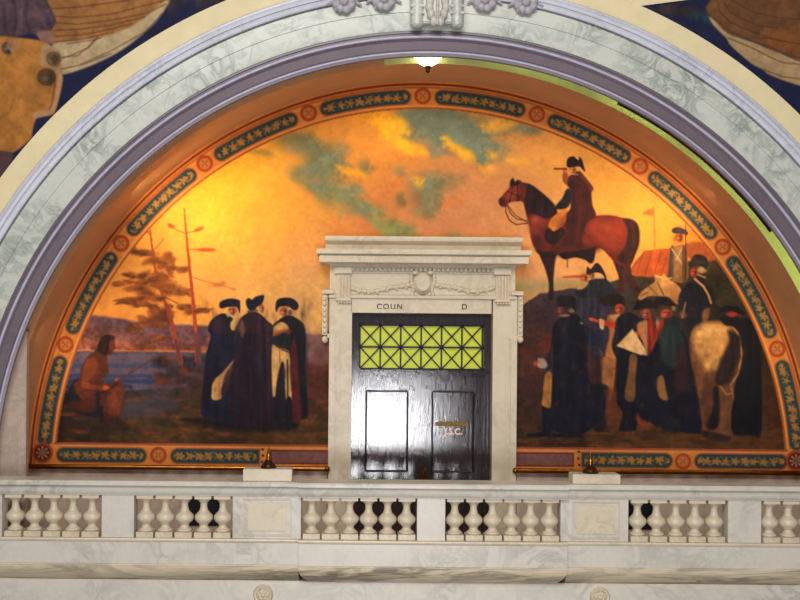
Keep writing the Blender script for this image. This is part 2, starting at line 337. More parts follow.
    s.P([274,350,296,366,326,350,342,372,312,410,290,420,262,402,260,372], (44,24,24), .8); s.P([318,400,400,400,404,436,360,430,320,424], (70,28,28), 1, .8)
    s.P([358,142,395,124,416,145,452,190,446,206,450,260,464,302,430,330,412,380,402,430,330,416,344,370,346,300,362,268,360,202,346,174], (78,30,28), .8, amt=16)
    s.L([370,170,376,260,362,400], 6, (52,22,26), soft=1.8, alpha=.7); s.L([402,200,402,280,384,410], 6, (104,42,34), soft=1.8, alpha=.6); s.L([430,220,428,300,405,370], 5, (54,22,26), soft=1.8, alpha=.7)
    s.P([395,126,416,142,452,190,446,206,420,170,400,150], (112,52,36), 1, .7)
    s.P([338,122,352,140,346,176,332,166,330,140], (150,72,32), .8); s.B(340,122,10,12,(204,100,46), 1, 3)
    s.B(370,120,16,15,(216,110,50), 1, 4); s.B(394,112,9,10,(196,150,100), .9, 3); s.L([360,136,392,138], 4, (216,160,90), alpha=.8)
    s.L([298,115,345,115], 7, (136,48,30), 9)
    s.P([347,84,358,68,376,66,384,74,394,80,397,68,408,78,414,100,421,126,410,118,396,106,352,110], (50,22,30), .6)
    # ---- the troop on foot
    s.part('painted_soldier_pointing'); s.T(500, 250, 4)
    s.P([345,128,372,116,420,114,452,150,476,190,400,206,336,196,304,182,306,150,330,128], (38,38,46), .9, amt=16)
    s.P([318,130,346,118,352,136,330,156,306,156], (186,140,82), .8)
    s.L([255,109,300,106,345,108], 7, (190,74,30), 12); s.B(336,110,16,15,(206,86,36), 1, 4); s.B(366,102,12,12,(186,96,48), .9, 4); s.B(398,106,20,9,(206,150,84), .9, 3)
    s.P([347,98,350,66,362,76,384,52,404,64,424,104,424,122,410,98,386,90], (34,28,34), .7)
    s.part('painted_soldier_with_outstretched_arm')
    s.P([300,200,360,190,430,215,440,300,430,420,380,420,345,390,340,330,320,260], (48,44,62), 1.2, amt=18)
    s.P([395,205,420,185,470,175,500,200,495,222,450,225,420,225], (38,24,26), .8)
    s.P([430,262,490,274,484,330,466,420,458,520,440,610,408,606,410,500,424,400,438,340], (172,104,48), .9, amt=16)
    s.P([455,300,520,290,580,270,600,280,560,310,520,352,485,356,470,330], (26,24,38), .8); s.P([520,345,484,356,470,440,470,600,520,600,540,450], (22,22,38), 1)
    s.L([362,276,400,286], 12, (204,66,28), 10); s.L([400,286,456,302], 20, (196,54,24), 22); s.P([398,276,416,284,414,316,400,312], (206,160,110), .7)
    s.B(478,236,18,20,(194,66,32), 1, 4); s.B(450,250,12,12,(96,60,48), .9, 3); s.P([440,262,480,258,490,282,450,280], (206,140,80), .8)
    s.P([370,395,388,388,410,415,400,440,380,440], (190,146,96), .8); s.L([382,436,430,434], 16, (200,70,30), 14); s.P([345,330,400,320,405,395,375,400,352,380], (36,40,70), 1.5, .8)
    s.T(520, 320, 4.286)
    s.P([348,166,402,166,392,230,380,292,350,290,348,230], (164,106,56), 1, .9, amt=14); s.P([340,290,380,290,372,390,360,470,318,470,345,420], (40,26,32), 1.2)
    s.P([290,120,340,130,350,170,348,290,300,280], (66,36,36), 1.6, .85, rough=.5)
    s.P([300,130,330,120,345,150,330,180], (40,40,70), 1.5, .8); s.P([372,300,430,320,440,440,372,450], (112,54,26), 3, .8, rough=1)
    s.part('painted_soldier_in_dark_cape'); s.T(520, 320, 4.286)
    s.P([97,360,136,360,140,478,200,486,262,492,250,504,120,500,36,502,36,486,92,474], (22,20,36), .8)
    s.P([108,236,136,232,140,366,96,366,98,320], (178,116,50), .8, amt=16)
    s.P([134,140,136,70,146,18,187,-18,236,-28,268,8,278,60,284,110,300,262,350,280,366,376,340,440,262,486,150,476,132,420,138,250,140,100], (21,20,38), .8, amt=14)
    s.L([200,0,190,150,180,460], 8, (32,28,50), soft=2, alpha=.7); s.L([250,0,262,150,290,430], 8, (14,14,30), soft=2, alpha=.6)
    s.T(500, 250, 4)
    s.B(242,240,11,14,(172,64,34), 1, 4); s.B(288,243,14,10,(150,114,78), .9, 3); s.P([236,262,262,256,280,262,256,268], (186,130,86), .7, .8)
    s.P([226,196,238,182,286,184,304,200,304,250,290,232,262,226,232,226], (28,24,36), .7)
    s.P([190,420,205,400,208,470,180,480,172,470], (44,44,62), .8); s.B(146,454,14,11,(190,60,34), 1, 3); s.P([150,438,176,436,192,462,178,474,156,470], (170,150,124), .9, .9, rough=.6)
    s.B(326,293,5,5,(196,170,110), .8)
    # ---- map group
    s.part('painted_officer_with_map'); s.T(620, 210, 4)
    s.P([-10,430,40,410,90,440,120,440,135,500,128,600,90,640,30,640,-30,560,-20,480], (30,26,38), 1, amt=14)
    s.P([66,470,86,444,112,450,112,560,104,610,96,540], (206,128,76), 1, .9, rough=.4); s.P([112,440,134,450,138,560,126,600,112,560], (150,32,28), 1, .9)
    s.B(104,416,17,19,(186,72,44), 1, 4); s.B(84,412,7,12,(110,66,50), .8); s.B(66,498,12,14,(206,90,50), .9, 3)
    s.P([48,398,60,380,74,358,112,356,150,384,152,396,110,392,70,400], (32,24,30), .8)
    s.T(500, 250, 4); s.P([530,316,588,406,580,428,528,408,466,384], (222,176,116), .8, sm=False, amt=8, grain=4)
    s.T(520, 320, 4.286)
    s.P([430,128,480,140,560,165,600,170,600,440,560,440,520,408,500,400,496,470,440,476,424,468,440,400,415,350,420,230], (18,18,34), 1, amt=14)
    s.P([472,150,502,158,496,240,490,342,452,342,450,300,464,220], (136,90,44), 1, .9, amt=14); s.P([496,420,520,410,560,440,520,450], (130,62,30), 1.5, .8)
    s.part('painted_soldier_with_red_lapels'); s.T(620, 210, 4)
    s.P([140,470,170,436,216,426,246,458,252,560,262,640,250,760,150,760,130,640,140,560], (34,44,44), .9, amt=16)
    s.P([134,500,160,440,176,446,164,500,150,560,140,620,126,610], (168,38,30), .9); s.B(150,452,8,20,(214,160,106), .8); s.L([120,420,130,540,126,600], 10, (190,44,30), alpha=.8)
    s.B(186,414,22,17,(204,64,38), 1, 4); s.B(215,392,9,12,(190,140,90), .8); s.B(172,424,8,10,(214,96,50), .8)
    s.P([138,386,146,352,186,346,220,370,226,384,196,382,160,382], (34,26,30), .7)
    s.T(640, 320, 4.286)
    s.P([40,150,90,60,170,40,205,100,235,220,255,340,270,470,240,488,120,470,60,440,0,420,0,170], (17,19,36), 1.2, amt=14)
    s.P([80,90,92,40,150,30,182,60,190,140,160,200,110,190], (36,50,50), 2, .9)
    s.P([75,250,98,240,112,300,118,344,88,336,74,300], (156,104,50), 1, .9); s.P([160,120,200,130,210,260,190,310,150,280], (76,30,34), 3, .6, rough=1)
    s.P([100,400,160,420,170,480,110,488,90,470], (24,30,40), 2, .8); s.P([0,420,40,440,60,456,0,456], (130,56,26), 1.5, .8)
    # ---- light horse head behind, mounted trooper, pale horse
    s.part('painted_pale_horse_head'); s.T(620, 210, 4)
    s.P([72,352,84,330,118,302,140,284,136,256,158,268,176,256,196,276,226,296,244,322,242,372,224,376,196,350,150,344,112,346,84,360], (204,142,72), .9, amt=18)
    s.L([150,290,176,344], 4, (104,60,40)); s.L([116,306,150,340], 3, (120,70,44)); s.L([144,262,180,276,206,272], 5, (236,176,90)); s.L([86,342,110,330], 4, (120,64,40))
    s.P([196,300,230,306,240,366,220,372,200,344], (170,104,54), 2, .7)
    s.part('painted_mounted_trooper')
    s.P([240,330,280,290,318,268,352,300,374,360,366,430,344,452,330,480,290,478,262,452,240,440,232,388], (33,33,44), .9, amt=16)
    s.P([345,290,372,330,392,380,420,400,400,420,368,430], (48,36,32), 2, .7)
    s.L([300,276,334,306,354,340,364,372], 10, (206,150,76), 8); s.L([262,370,250,430], 7, (150,100,60)); s.B(250,420,16,14,(150,96,56), .8); s.B(340,420,14,16,(170,106,54), .8)
    s.P([335,400,360,395,350,440,330,450], (160,100,50), 1, .7)
    s.B(296,250,16,16,(206,60,34), 1, 4); s.B(328,240,20,14,(206,160,100), .9, 3); s.L([310,258,340,270], 6, (196,140,84))
    s.P([280,226,284,198,302,178,338,184,352,206,346,238,320,222], (52,40,34), .8); s.B(322,208,16,8,(90,80,56), .6)
    s.part('painted_pale_horse'); s.T(640, 320, 4.286)
    s.P([212,80,236,28,290,4,370,10,420,42,440,90,438,180,404,280,402,350,392,390,388,470,372,500,352,510,270,496,262,470,268,440,252,340,236,250,214,160], (110,66,40), 1, amt=18)
    s.P([226,70,246,30,296,10,366,16,392,50,372,110,350,170,330,210,270,210,236,170], (212,150,76), 3, rough=.4, amt=14)
    s.B(300,50,48,26,(236,182,100), .7); s.P([226,150,270,180,276,300,290,420,270,440,250,330], (120,70,38), 3, .8)
    s.P([378,44,424,70,430,110,424,180,386,262,346,280,322,262,340,190,368,130,384,90], (42,26,26), 2, rough=.4)
    s.P([310,300,334,290,342,400,330,460,296,470,284,440,312,380], (26,20,26), 1.5); s.P([272,250,300,250,310,330,290,440,274,440], (90,52,34), 2, .7)
    s.L([392,24,430,70,436,150,420,230,388,280], 5, (196,134,74)); s.L([345,285,370,320,390,315], 8, (170,116,66), alpha=.7); s.L([392,290,402,340], 8, (170,116,66), alpha=.6)
    s.P([350,360,392,350,388,400,350,460], (130,84,54), 2, .7); s.B(345,480,26,12,(120,78,54), .7); s.P([262,470,380,500,370,524,300,512,258,490], (30,22,24), 1.5, .8)
    s.part('painted_soldier_in_black_cape')
    s.P([424,10,460,-6,500,20,512,80,520,200,520,484,480,494,400,486,392,400,404,330,408,280,438,190,442,90], (17,17,29), 1, amt=14)
    s.T(620, 210, 4)
    s.P([400,430,430,424,492,430,520,520,500,600,470,480,420,460], (24,22,30), 1); s.B(450,416,26,13,(182,52,32), 1, 3); s.B(482,424,10,14,(120,56,40), .8)
    s.P([398,412,408,388,450,382,494,404,496,420,440,404], (28,24,30), .8)
    s.part('painted_hillside'); s.T(640, 320, 4.286)
    s.P([100,490,300,520,520,492,600,480,620,556,100,560], (96,60,28), 4, .5, rough=2)
    s.T(0, 0, 1); s.cur = s.cur
    for k in range(330):                                    # small broken touches over the troop
        x, y = s.rng.uniform(545, 745), s.rng.uniform(300, 438)
        c = [(20,18,30),(46,44,66),(96,50,34),(34,28,34),(150,84,44),(60,40,40),(78,64,60)][s.rng.randint(7)]
        s.B(x, y, s.rng.uniform(1.2, 3.2), s.rng.uniform(1.5, 5), c, .2, 2, rough=1.6, rot=s.rng.uniform(-.5, .5))
    for k in range(120):
        x, y = s.rng.uniform(200, 312), s.rng.uniform(305, 425)
        s.B(x, y, s.rng.uniform(1, 2.5), s.rng.uniform(3, 8), [(20,18,30),(60,48,70),(34,28,34),(80,44,44)][s.rng.randint(4)], .22, 2, rough=.8)
    # ---- ornamental border
    s.part('border')
    X, Y = s.X-cx, s.Y-cy
    r = np.hypot(X, Y)
    top = np.interp(s.X, [54, 786], [442.3, 449.8]); bot = np.interp(s.X, [31, 800], [467.2, 474.6])
    ring = (r > 365)
    bor = ring | (s.Y > top)
    G = np.array((206,128,58), float)
    s.c = 255*(s.c/255)**1.12
    fig = (s.id > 0)[..., None]; lum = s.c.mean(2, keepdims=True)
    s.c = np.where(fig, s.c*.86+lum*.14, s.c)
    am = np.clip(.5+np.maximum(r-365, s.Y-top)/.9, 0, 1)[..., None]
    s.c = s.c*(1-am)+G*(1+.05*s.N3+.05*s.N1)[..., None]*am; s.id[bor] = s.cur
    def line(d, w, col, a=1):
        m = np.clip(.5+(w/2-np.abs(d))/1.0, 0, 1)*a
        m = m*bor
        s.c[:] = s.c*(1-m[..., None])+np.array(col, float)*m[..., None]
    OUT = (120,52,26)
    dr = np.where(s.Y < top, r, 0)
    line(dr-365.5, 2.2, (150,76,34)); line(dr-368.2, 1.1, (234,160,80), .7)
    line(r-389.8, 2.2, (112,44,28)); line(r-386.6, 1.1, (150,70,34), .9); line(r-383.8, 1.2, (234,160,80), .6)
    inx = (r < 368)
    line(np.where(inx, s.Y-top-.8, 99), 2, (150,72,50)); line(np.where(inx, s.Y-top-3.4, 99), 1, (226,150,96), .6); line(np.where(r < 388, s.Y-bot+1, 99), 2, (110,48,34))
    TE = (42,64,66); GO = (198,132,56); CR = (170,66,36)
    def capsule(sdist, u, v, med=False):
        m = np.clip(.5-sdist/1.0, 0, 1)
        m2 = np.clip(.5-(sdist+1.1)/.9, 0, 1); m3 = np.clip(.5-(sdist+2.6)/.9, 0, 1)
        for (mm, col) in ((np.clip(.5-(sdist-1.2)/.9, 0, 1)-m, (156,78,44)), (m, TE)):
            s.c[:] = s.c*(1-mm[..., None])+np.array(col, float)*mm[..., None]
        pu = (u+400) % 9.5-4.75; th = np.arctan2(v, pu); dd = np.hypot(pu, v)
        fl = np.maximum(1.1-dd/4.4+.28*np.cos(5*th), .55-np.abs(np.hypot((u+404.75) % 9.5-4.75, v-2.2*np.sign(np.sin(u*.33)))-2)*.6)+.42*s.N3
        fm = np.clip(fl*1.5, 0, 1)*m3*.8
        s.c[:] = s.c*(1-fm[..., None])+np.array(GO, float)*fm[..., None]
    a0 = np.degrees(np.arctan2(X, -Y))
    for k in range(-5, 5):
        c0 = .35+17.58*k; lo, hi = c0+1.95, c0+17.58-1.95
        amid = (lo+hi)/2; half = (hi-lo)/2*np.pi/180*378-6.6
        u = (a0-amid)*np.pi/180*378; v = r-377.2
        sd = np.hypot(np.maximum(np.abs(u)-half, 0), v)-6.9
        sd = np.where(bor, sd, 99)
        capsule(sd, u, v)
    def medal(x, y, R):
        d = np.hypot(s.X-x, s.Y-y)
        for (rr, col) in ((R+1.2, (150,70,36)), (R, (176,64,32)), (R-1.9, (196,126,62)), (R-2.9, (166,98,48))):
            m = np.clip(.5-(d-rr)/.9, 0, 1); s.c[:] = s.c*(1-m[..., None])+np.array(col, float)*m[..., None]
        an = np.arctan2(s.Y-y, s.X-x)
        m = np.clip((np.cos(an*4)*1.5-np.abs(d-R*.42)*.6+.2), 0, 1)*(d < R-3)*.7
        s.c[:] = s.c*(1-m[..., None])+np.array((206,146,74), float)*m[..., None]
    for k in range(-4, 5):
        t = np.radians(.35+17.58*k); medal(cx+378*np.sin(t), cy-378*np.cos(t), 7.2)
    sl = np.radians(.55)
    def band(x0, x1, flat=0):
        xm = (x0+x1)/2; ym = (np.interp(xm, [54, 786], [442.3, 449.8])+np.interp(xm, [31, 800], [467.2, 474.6]))/2-.2
        u = (s.X-xm)+(s.Y-ym)*sl; v = (s.Y-ym)-(s.X-xm)*sl
        return u, v, (x1-x0)/2
    for (x0, x1, fl) in ((57,146,0),(171,259,1),(582,672,2),(695,787,0)):
        u, v, h = band(x0, x1); rr = 7.0
        if fl == 0: sd = np.hypot(np.maximum(np.abs(u)-(h-rr), 0), v)-rr
        else:
            uu = u if fl == 1 else -u
            sd = np.where(uu < 0, np.hypot(np.maximum(-uu-(h-rr), 0), v)-rr, np.maximum(uu-h, np.abs(v)-rr))
        capsule(sd, u, v)
    for (x, y) in ((158.5,455),(683,461.5)): medal(x, y, 7)
    for (x, y) in ((42.5,452.8),(796,460.8)):
        medal(x, y, 9.2)
        d = np.hypot(s.X-x, s.Y-y); an = np.arctan2(s.Y-y, s.X-x)
        for (rr, col) in ((8, (84,34,36)),):
            m = np.clip(.5-(d-rr)/.9, 0, 1); s.c[:] = s.c*(1-m[..., None])+np.array(col, float)*m[..., None]
        m = np.clip(np.cos(an*8)*1.2+.4, 0, 1)*np.clip((7-d), 0, 1)*.8; s.c[:] = s.c*(1-m[..., None])+np.array((190,150,104), float)*m[..., None]
    for (x0, x1) in ((270,340),(500,574)):
        u, v, h = band(x0, x1); sd = np.maximum(np.abs(u)-h, np.abs(v)-7.2)
        for (o, col) in ((0, (104,42,38)), (-1.5, (122,82,80))):
            m = np.clip(.5-(sd-o)/.9, 0, 1); c = np.array(col, float)*(1+.08*s.N3)[..., None]; s.c[:] = s.c*(1-m[..., None])+c*m[..., None]
    for (x, y) in ((262.5,449.5),(262.8,455.5),(262.2,462),(578.8,451.8),(578.4,458.5),(579.2,465)):
        m = np.clip(.5-(np.hypot(s.X-x, s.Y-y)-1.3)/.9, 0, 1); s.c[:] = s.c*(1-m[..., None])+np.array((30,36,52), float)*m[..., None]
    s.keep = (r < 393.5) & (s.Y < bot+.5)
    s.c = np.clip(s.c, 0, 255)
    return s

def paint_spandrels():
    out = []
    s = Canvas(-150, -30, 240, 330, 1.0, 11)
    s.c[:] = (26,28,58); s.c *= (1+.1*s.N2+.1*s.N3)[..., None]
    s.T(0, 0, 2.963)
    s.part('painted_wing')
    s.P([480,-90,700,-90,720,-20,650,10,600,30,560,0,500,40,480,0], (60,50,44), 5, .7, rough=3)
    s.P([110,-100,470,-100,500,-20,492,20,400,75,300,112,160,135,140,60], (160,106,52), 1, amt=16)
    s.P([155,135,230,118,300,110,400,72,492,2,484,36,432,94,345,158,250,202,172,222,165,190], (188,162,116), 1, amt=12)
    for p in ([110,28,220,22,330,8,480,-14],[128,45,220,52,330,42,490,0],[150,66,230,72,330,60,440,38,492,12],[160,90,240,86,330,74,430,50],[150,108,240,104,320,88,390,70],[150,125,240,118,320,98],
              [165,180,220,160,260,142,290,110],[180,170,230,165,262,140,285,115],[180,205,250,190,330,158],[240,190,330,150,430,94,480,40],[200,130,280,118,300,112]):
        s.L(p, 3.2, (88,46,30), soft=.6, alpha=.75)
    s.part('painted_drapery')
    s.P([-460,-90,120,-90,140,0,166,62,130,110,90,100,30,112,-90,120,-460,130], (84,62,66), 1, amt=22, grain=12)
    for p in ([40,0,50,60,40,105],[80,0,75,60,90,100],[110,10,140,50,150,80],[10,10,14,90]): s.L(p, 7, (56,40,54), soft=2, alpha=.7)
    s.B(110,40,24,20,(112,78,72), .6); s.P([110,95,150,92,165,120,140,130,118,118], (150,104,84), 1, .9)
    s.part('painted_shield')
    s.P([-90,108,0,108,60,112,130,124,168,160,184,220,182,260,165,325,148,342,110,350,96,388,90,412,40,452,0,462,-90,470], (178,114,46), 1, amt=14)
    s.P([158,205,184,222,180,265,163,328,148,340,100,350,108,330,150,320,168,260,160,215], (186,138,92), 1, .95)
    s.P([128,130,175,150,184,190,168,215,140,206,120,190], (182,142,100), 1.5, .8); s.B(138,228,28,26,(96,56,28), .95, 4); s.B(158,174,22,22,(120,80,44), .95, 4); s.B(160,174,12,12,(84,50,30), .9, 3)
    s.B(20,142,15,18,(92,66,50), .95, 4); s.P([30,120,60,118,60,140,40,155,20,140], (176,126,80), 1, .8)
    s.L([165,240,152,312,146,325], 2.5, (90,50,34)); s.L([40,295,30,330,0,350], 3, (130,80,34), alpha=.7); s.P([50,160,90,130,110,170,80,220,60,230], (200,128,54), 4, .6)
    s.part('painted_ribbon'); s.P([-90,462,30,450,26,490,-20,560,-90,560], (84,58,60), 1)
    q = Canvas(630, -30, 1000, 350, 1.0, 12)
    q.c[:] = (28,30,60); q.c *= (1+.1*q.N2+.1*q.N3)[..., None]
    q.T(640, 0, 5)
    q.P([60,40,180,20,280,50,290,90,180,80,100,60], (64,46,40), 3, .8, rough=3); q.P([250,60,360,60,400,120,330,120,270,100], (34,54,56), 4, .8, rough=3)
    q.part('painted_wing')
    q.P([330,40,350,0,370,-150,1100,-150,1100,330,850,320,700,262,550,202,440,170,370,105], (112,72,38), 1.2, amt=16)
    q.P([346,84,380,110,440,168,550,206,700,266,850,320,1100,330,1100,460,860,440,740,410,640,370,610,345,560,320,460,235,430,190,370,130], (176,144,96), 1, amt=12)
    q.P([640,150,850,200,850,290,740,260,640,240], (150,82,34), 6, .6, rough=2)
    for p in ([385,0,400,60,450,110,540,150,680,200,850,230],[420,10,450,60,520,100,600,130,690,140],[370,90,440,150,520,190,640,190,740,210],[440,190,540,230,660,290,720,315,850,325],[620,350,720,385,850,400],[460,0,560,60,700,90,850,100],[540,200,640,230,760,280,850,300]):
        q.L(p, 5, (78,46,32), soft=.7, alpha=.75)
    s.keep = (np.hypot(s.X-428.5, s.Y-488) > 522) & (s.Y > (-(s.X-215)*.13*-1)-40)
    q.keep = (np.hypot(q.X-428.5, q.Y-488) > 522) & (q.Y > 4-(q.X-641)*.13)
    for k in (s, q): k.c = np.clip(k.c, 0, 255)
    return s, q
# ---------------------------------------------------------------- scene
import bpy, bmesh, math, random
from math import sin, cos, pi, radians as R
from mathutils import Vector, Matrix
random.seed(4)
sc = bpy.context.scene; COL = sc.collection
F, VX, VY = 1000.0, 360.0, 335.0           # focal length in pixels, where the wall's depth lines meet
CAMZ = 3.25; DF, DB = 14.8, 16.35          # distance of the arch face and of the back wall
ROLL = R(.5)
CX, CZ, RAD = 1.01, .994, 6.39             # centre and radius of the barrel vault
def W(px, py, D):                          # a point of the photograph on the plane at distance D
    dx, dy = px-VX, py-VY
    x = dx*cos(ROLL)+dy*sin(ROLL); y = -dx*sin(ROLL)+dy*cos(ROLL)
    return (x*D/F, D-DF, CAMZ-y*D/F)
def wx(px, D, py=450): return W(px, py, D)[0]
def wz(py, D, px=420): return W(px, py, D)[2]
cam = bpy.data.objects.new('camera', bpy.data.cameras.new('camera')); COL.objects.link(cam)
cam.data.sensor_width = 36; cam.data.lens = 45; cam.data.shift_x = (400-VX)/800; cam.data.shift_y = -(300-VY)/800*-1
cam.data.shift_y = (VY-300)/800
cam.matrix_world = Matrix.Translation((0, -DF, CAMZ)) @ Matrix.Rotation(R(90), 4, 'X') @ Matrix.Rotation(ROLL, 4, 'Z')
cam.data.clip_end = 200
sc.camera = cam
vs = sc.view_settings; vs.view_transform = 'Standard'; vs.look = 'None'; vs.exposure = 0; vs.gamma = 1; vs.use_curve_mapping = False
# ---- object helpers
def link(name, me, mat=None, parent=None, smooth=False):
    o = bpy.data.objects.new(name, me); COL.objects.link(o)
    if mat: me.materials.append(mat)
    if parent: o.parent = parent
    if smooth:
        me.polygons.foreach_set('use_smooth', [True]*len(me.polygons))
    return o
def tag(o, label=None, cat=None, group=None, kind=None):
    if label: o['label'] = label
    if cat: o['category'] = cat
    if group: o['group'] = group
    if kind: o['kind'] = kind
    return o
def empty(name, loc=(0, 0, 0)):
    o = bpy.data.objects.new(name, None); COL.objects.link(o); o.location = loc; o.empty_display_size = .2; return o
class M:
    def __init__(s): s.b = bmesh.new()
    def box(s, x0, y0, z0, x1, y1, z1, bev=0):
        r = bmesh.ops.create_cube(s.b, size=1)
        for v in r['verts']:
            v.co = Vector(((x0+x1)/2+v.co.x*(x1-x0), (y0+y1)/2+v.co.y*(y1-y0), (z0+z1)/2+v.co.z*(z1-z0)))
        if bev:
            es = list({e for v in r['verts'] for e in v.link_edges})
            bmesh.ops.bevel(s.b, geom=es, offset=bev, segments=2, affect='EDGES')
        return s
    def bar(s, a, b, w, d=None, n=None):
        """square bar from a to b"""
        a, b = Vector(a), Vector(b); L = (b-a).length; d = d or w
        q = (b-a).to_track_quat('Z', 'Y').to_matrix().to_4x4()
        m = Matrix.Translation((a+b)/2) @ q @ Matrix.Diagonal((w, d, L, 1))
        if n: bmesh.ops.create_cone(s.b, cap_ends=True, segments=n, radius1=.5, radius2=.5, depth=1, matrix=m)
        else: bmesh.ops.create_cube(s.b, size=1, matrix=m)
        return s
    def lathe(s, prof, c=(0, 0, 0), n=24, axis='Z', sx=1, sy=1):
        rings = []
        for (r, z) in prof:
            ring = []
            for k in range(n):
                t = 2*pi*k/n
                p = (c[0]+r*cos(t)*sx, c[1]+r*sin(t)*sy, c[2]+z) if axis == 'Z' else (c[0]+r*cos(t)*sx, c[1]+z, c[2]+r*sin(t)*sy)
                ring.append(s.b.verts.new(p))
            rings.append(ring)
        for a, b in zip(rings, rings[1:]):
            for k in range(n): s.b.faces.new((a[k], a[(k+1) % n], b[(k+1) % n], b[k]))
        s.b.faces.new(rings[0]); s.b.faces.new(rings[-1])
        return s
    def ball(s, c, r, sx=1, sy=1, sz=1, seg=12):
        bmesh.ops.create_uvsphere(s.b, u_segments=seg, v_segments=max(6, seg//2+2), radius=r, matrix=Matrix.Translation(c) @ Matrix.Diagonal((sx, sy, sz, 1)))
        return s
    def tube(s, pts, r, n=8, r2=None):
        rings = []; N = len(pts)
        pts = [Vector(p) for p in pts]
        for i, p in enumerate(pts):
            t = (pts[min(i+1, N-1)]-pts[max(i-1, 0)]).normalized()
            u = t.cross(Vector((0, 1, 0))); 
            if u.length < .01: u = t.cross(Vector((1, 0, 0)))
            u.normalize(); v = t.cross(u)
            rr = r[i] if isinstance(r, (list, tuple)) else r
            rings.append([s.b.verts.new(p+rr*(cos(2*pi*k/n)*u+sin(2*pi*k/n)*v)) for k in range(n)])
        for a, b in zip(rings, rings[1:]):
            for k in range(n): s.b.faces.new((a[k], a[(k+1) % n], b[(k+1) % n], b[k]))
        s.b.faces.new(rings[0]); s.b.faces.new(rings[-1]); return s
    def sweep_x(s, prof, x0, x1, close=True, mit=None):
        """profile of (y,z) pairs run along x; mit = y of no mitre: ends pull in by (mit-y)"""
        A = [s.b.verts.new((x0+(0 if mit is None else (y-mit)), y, z)) for y, z in prof]
        B = [s.b.verts.new((x1-(0 if mit is None else (y-mit)), y, z)) for y, z in prof]
        n = len(prof)
        for k in range(n if close else n-1): s.b.faces.new((A[k], B[k], B[(k+1) % n], A[(k+1) % n]))
        if close: s.b.faces.new(A); s.b.faces.new(B)
        return s
    def arch(s, prof, a0=0, a1=180, n=96, leg=0, close=True):
        """profile of (radius, y) pairs swept round the vault's centre, with straight legs below the springing"""
        path = [(cos(R(a0+(a1-a0)*k/n)), sin(R(a0+(a1-a0)*k/n)), 0) for k in range(n+1)]
        if leg: path = [(1, 0, -leg)]+path+[(-1, 0, -leg)]
        rings = [[s.b.verts.new((CX+r*c, y, CZ+r*q+d)) for r, y in prof] for c, q, d in path]
        m = len(prof)
        for a, b in zip(rings, rings[1:]):
            for k in range(m if close else m-1): s.b.faces.new((a[k], a[(k+1) % m], b[(k+1) % m], b[k]))
        if close: s.b.faces.new(rings[0]); s.b.faces.new(rings[-1])
        return s
    def poly(s, pts, y0, y1):
        """outline in x,z extruded between y0 and y1"""
        A = [s.b.verts.new((x, y0, z)) for x, z in pts]; B = [s.b.verts.new((x, y1, z)) for x, z in pts]
        n = len(pts)
        s.b.faces.new(A); s.b.faces.new(B[::-1])
        for k in range(n): s.b.faces.new((A[k], B[k], B[(k+1) % n], A[(k+1) % n]))
        return s
    def done(s, name, mat, parent=None, smooth=False, auto=False):
        bmesh.ops.recalc_face_normals(s.b, faces=s.b.faces)
        me = bpy.data.meshes.new(name); s.b.to_mesh(me); s.b.free()
        o = link(name, me, mat, parent)
        if smooth: me.shade_smooth()
        if auto: 
            me.shade_smooth(); me.set_sharp_from_angle(angle=R(auto))
        return o
# ---- materials
def nt(name):
    m = bpy.data.materials.new(name); m.use_nodes = True
    return m, m.node_tree.nodes, m.node_tree.links, m.node_tree.nodes['Principled BSDF']
def col(c): 
    v = srgb(c); return (float(v[0]), float(v[1]), float(v[2]), 1)
def plain(name, c, rough=.5, metal=0, bump=0, bs=40, var=.0, vs=8, coat=0):
    m, N, Lk, b = nt(name)
    b.inputs['Base Color'].default_value = col(c); b.inputs['Roughness'].default_value = rough; b.inputs['Metallic'].default_value = metal
    b.inputs['Coat Weight'].default_value = coat
    tc = N.new('ShaderNodeTexCoord')
    if var:
        n = N.new('ShaderNodeTexNoise'); n.inputs['Scale'].default_value = vs; n.inputs['Detail'].default_value = 5
        Lk.new(tc.outputs['Object'], n.inputs['Vector'])
        r = N.new('ShaderNodeValToRGB'); k = col(c)
        r.color_ramp.elements[0].position = .3; r.color_ramp.elements[1].position = .7
        r.color_ramp.elements[0].color = tuple(x*(1-var) for x in k[:3])+(1,); r.color_ramp.elements[1].color = tuple(min(x*(1+var), 1) for x in k[:3])+(1,)
        Lk.new(n.outputs['Fac'], r.inputs['Fac']); Lk.new(r.outputs['Color'], b.inputs['Base Color'])
    if bump:
        n = N.new('ShaderNodeTexNoise'); n.inputs['Scale'].default_value = bs; n.inputs['Detail'].default_value = 4
        Lk.new(tc.outputs['Object'], n.inputs['Vector'])
        bp = N.new('ShaderNodeBump'); bp.inputs['Strength'].default_value = bump; bp.inputs['Distance'].default_value = .02
        Lk.new(n.outputs['Fac'], bp.inputs['Height']); Lk.new(bp.outputs['Normal'], b.inputs['Normal'])
    return m
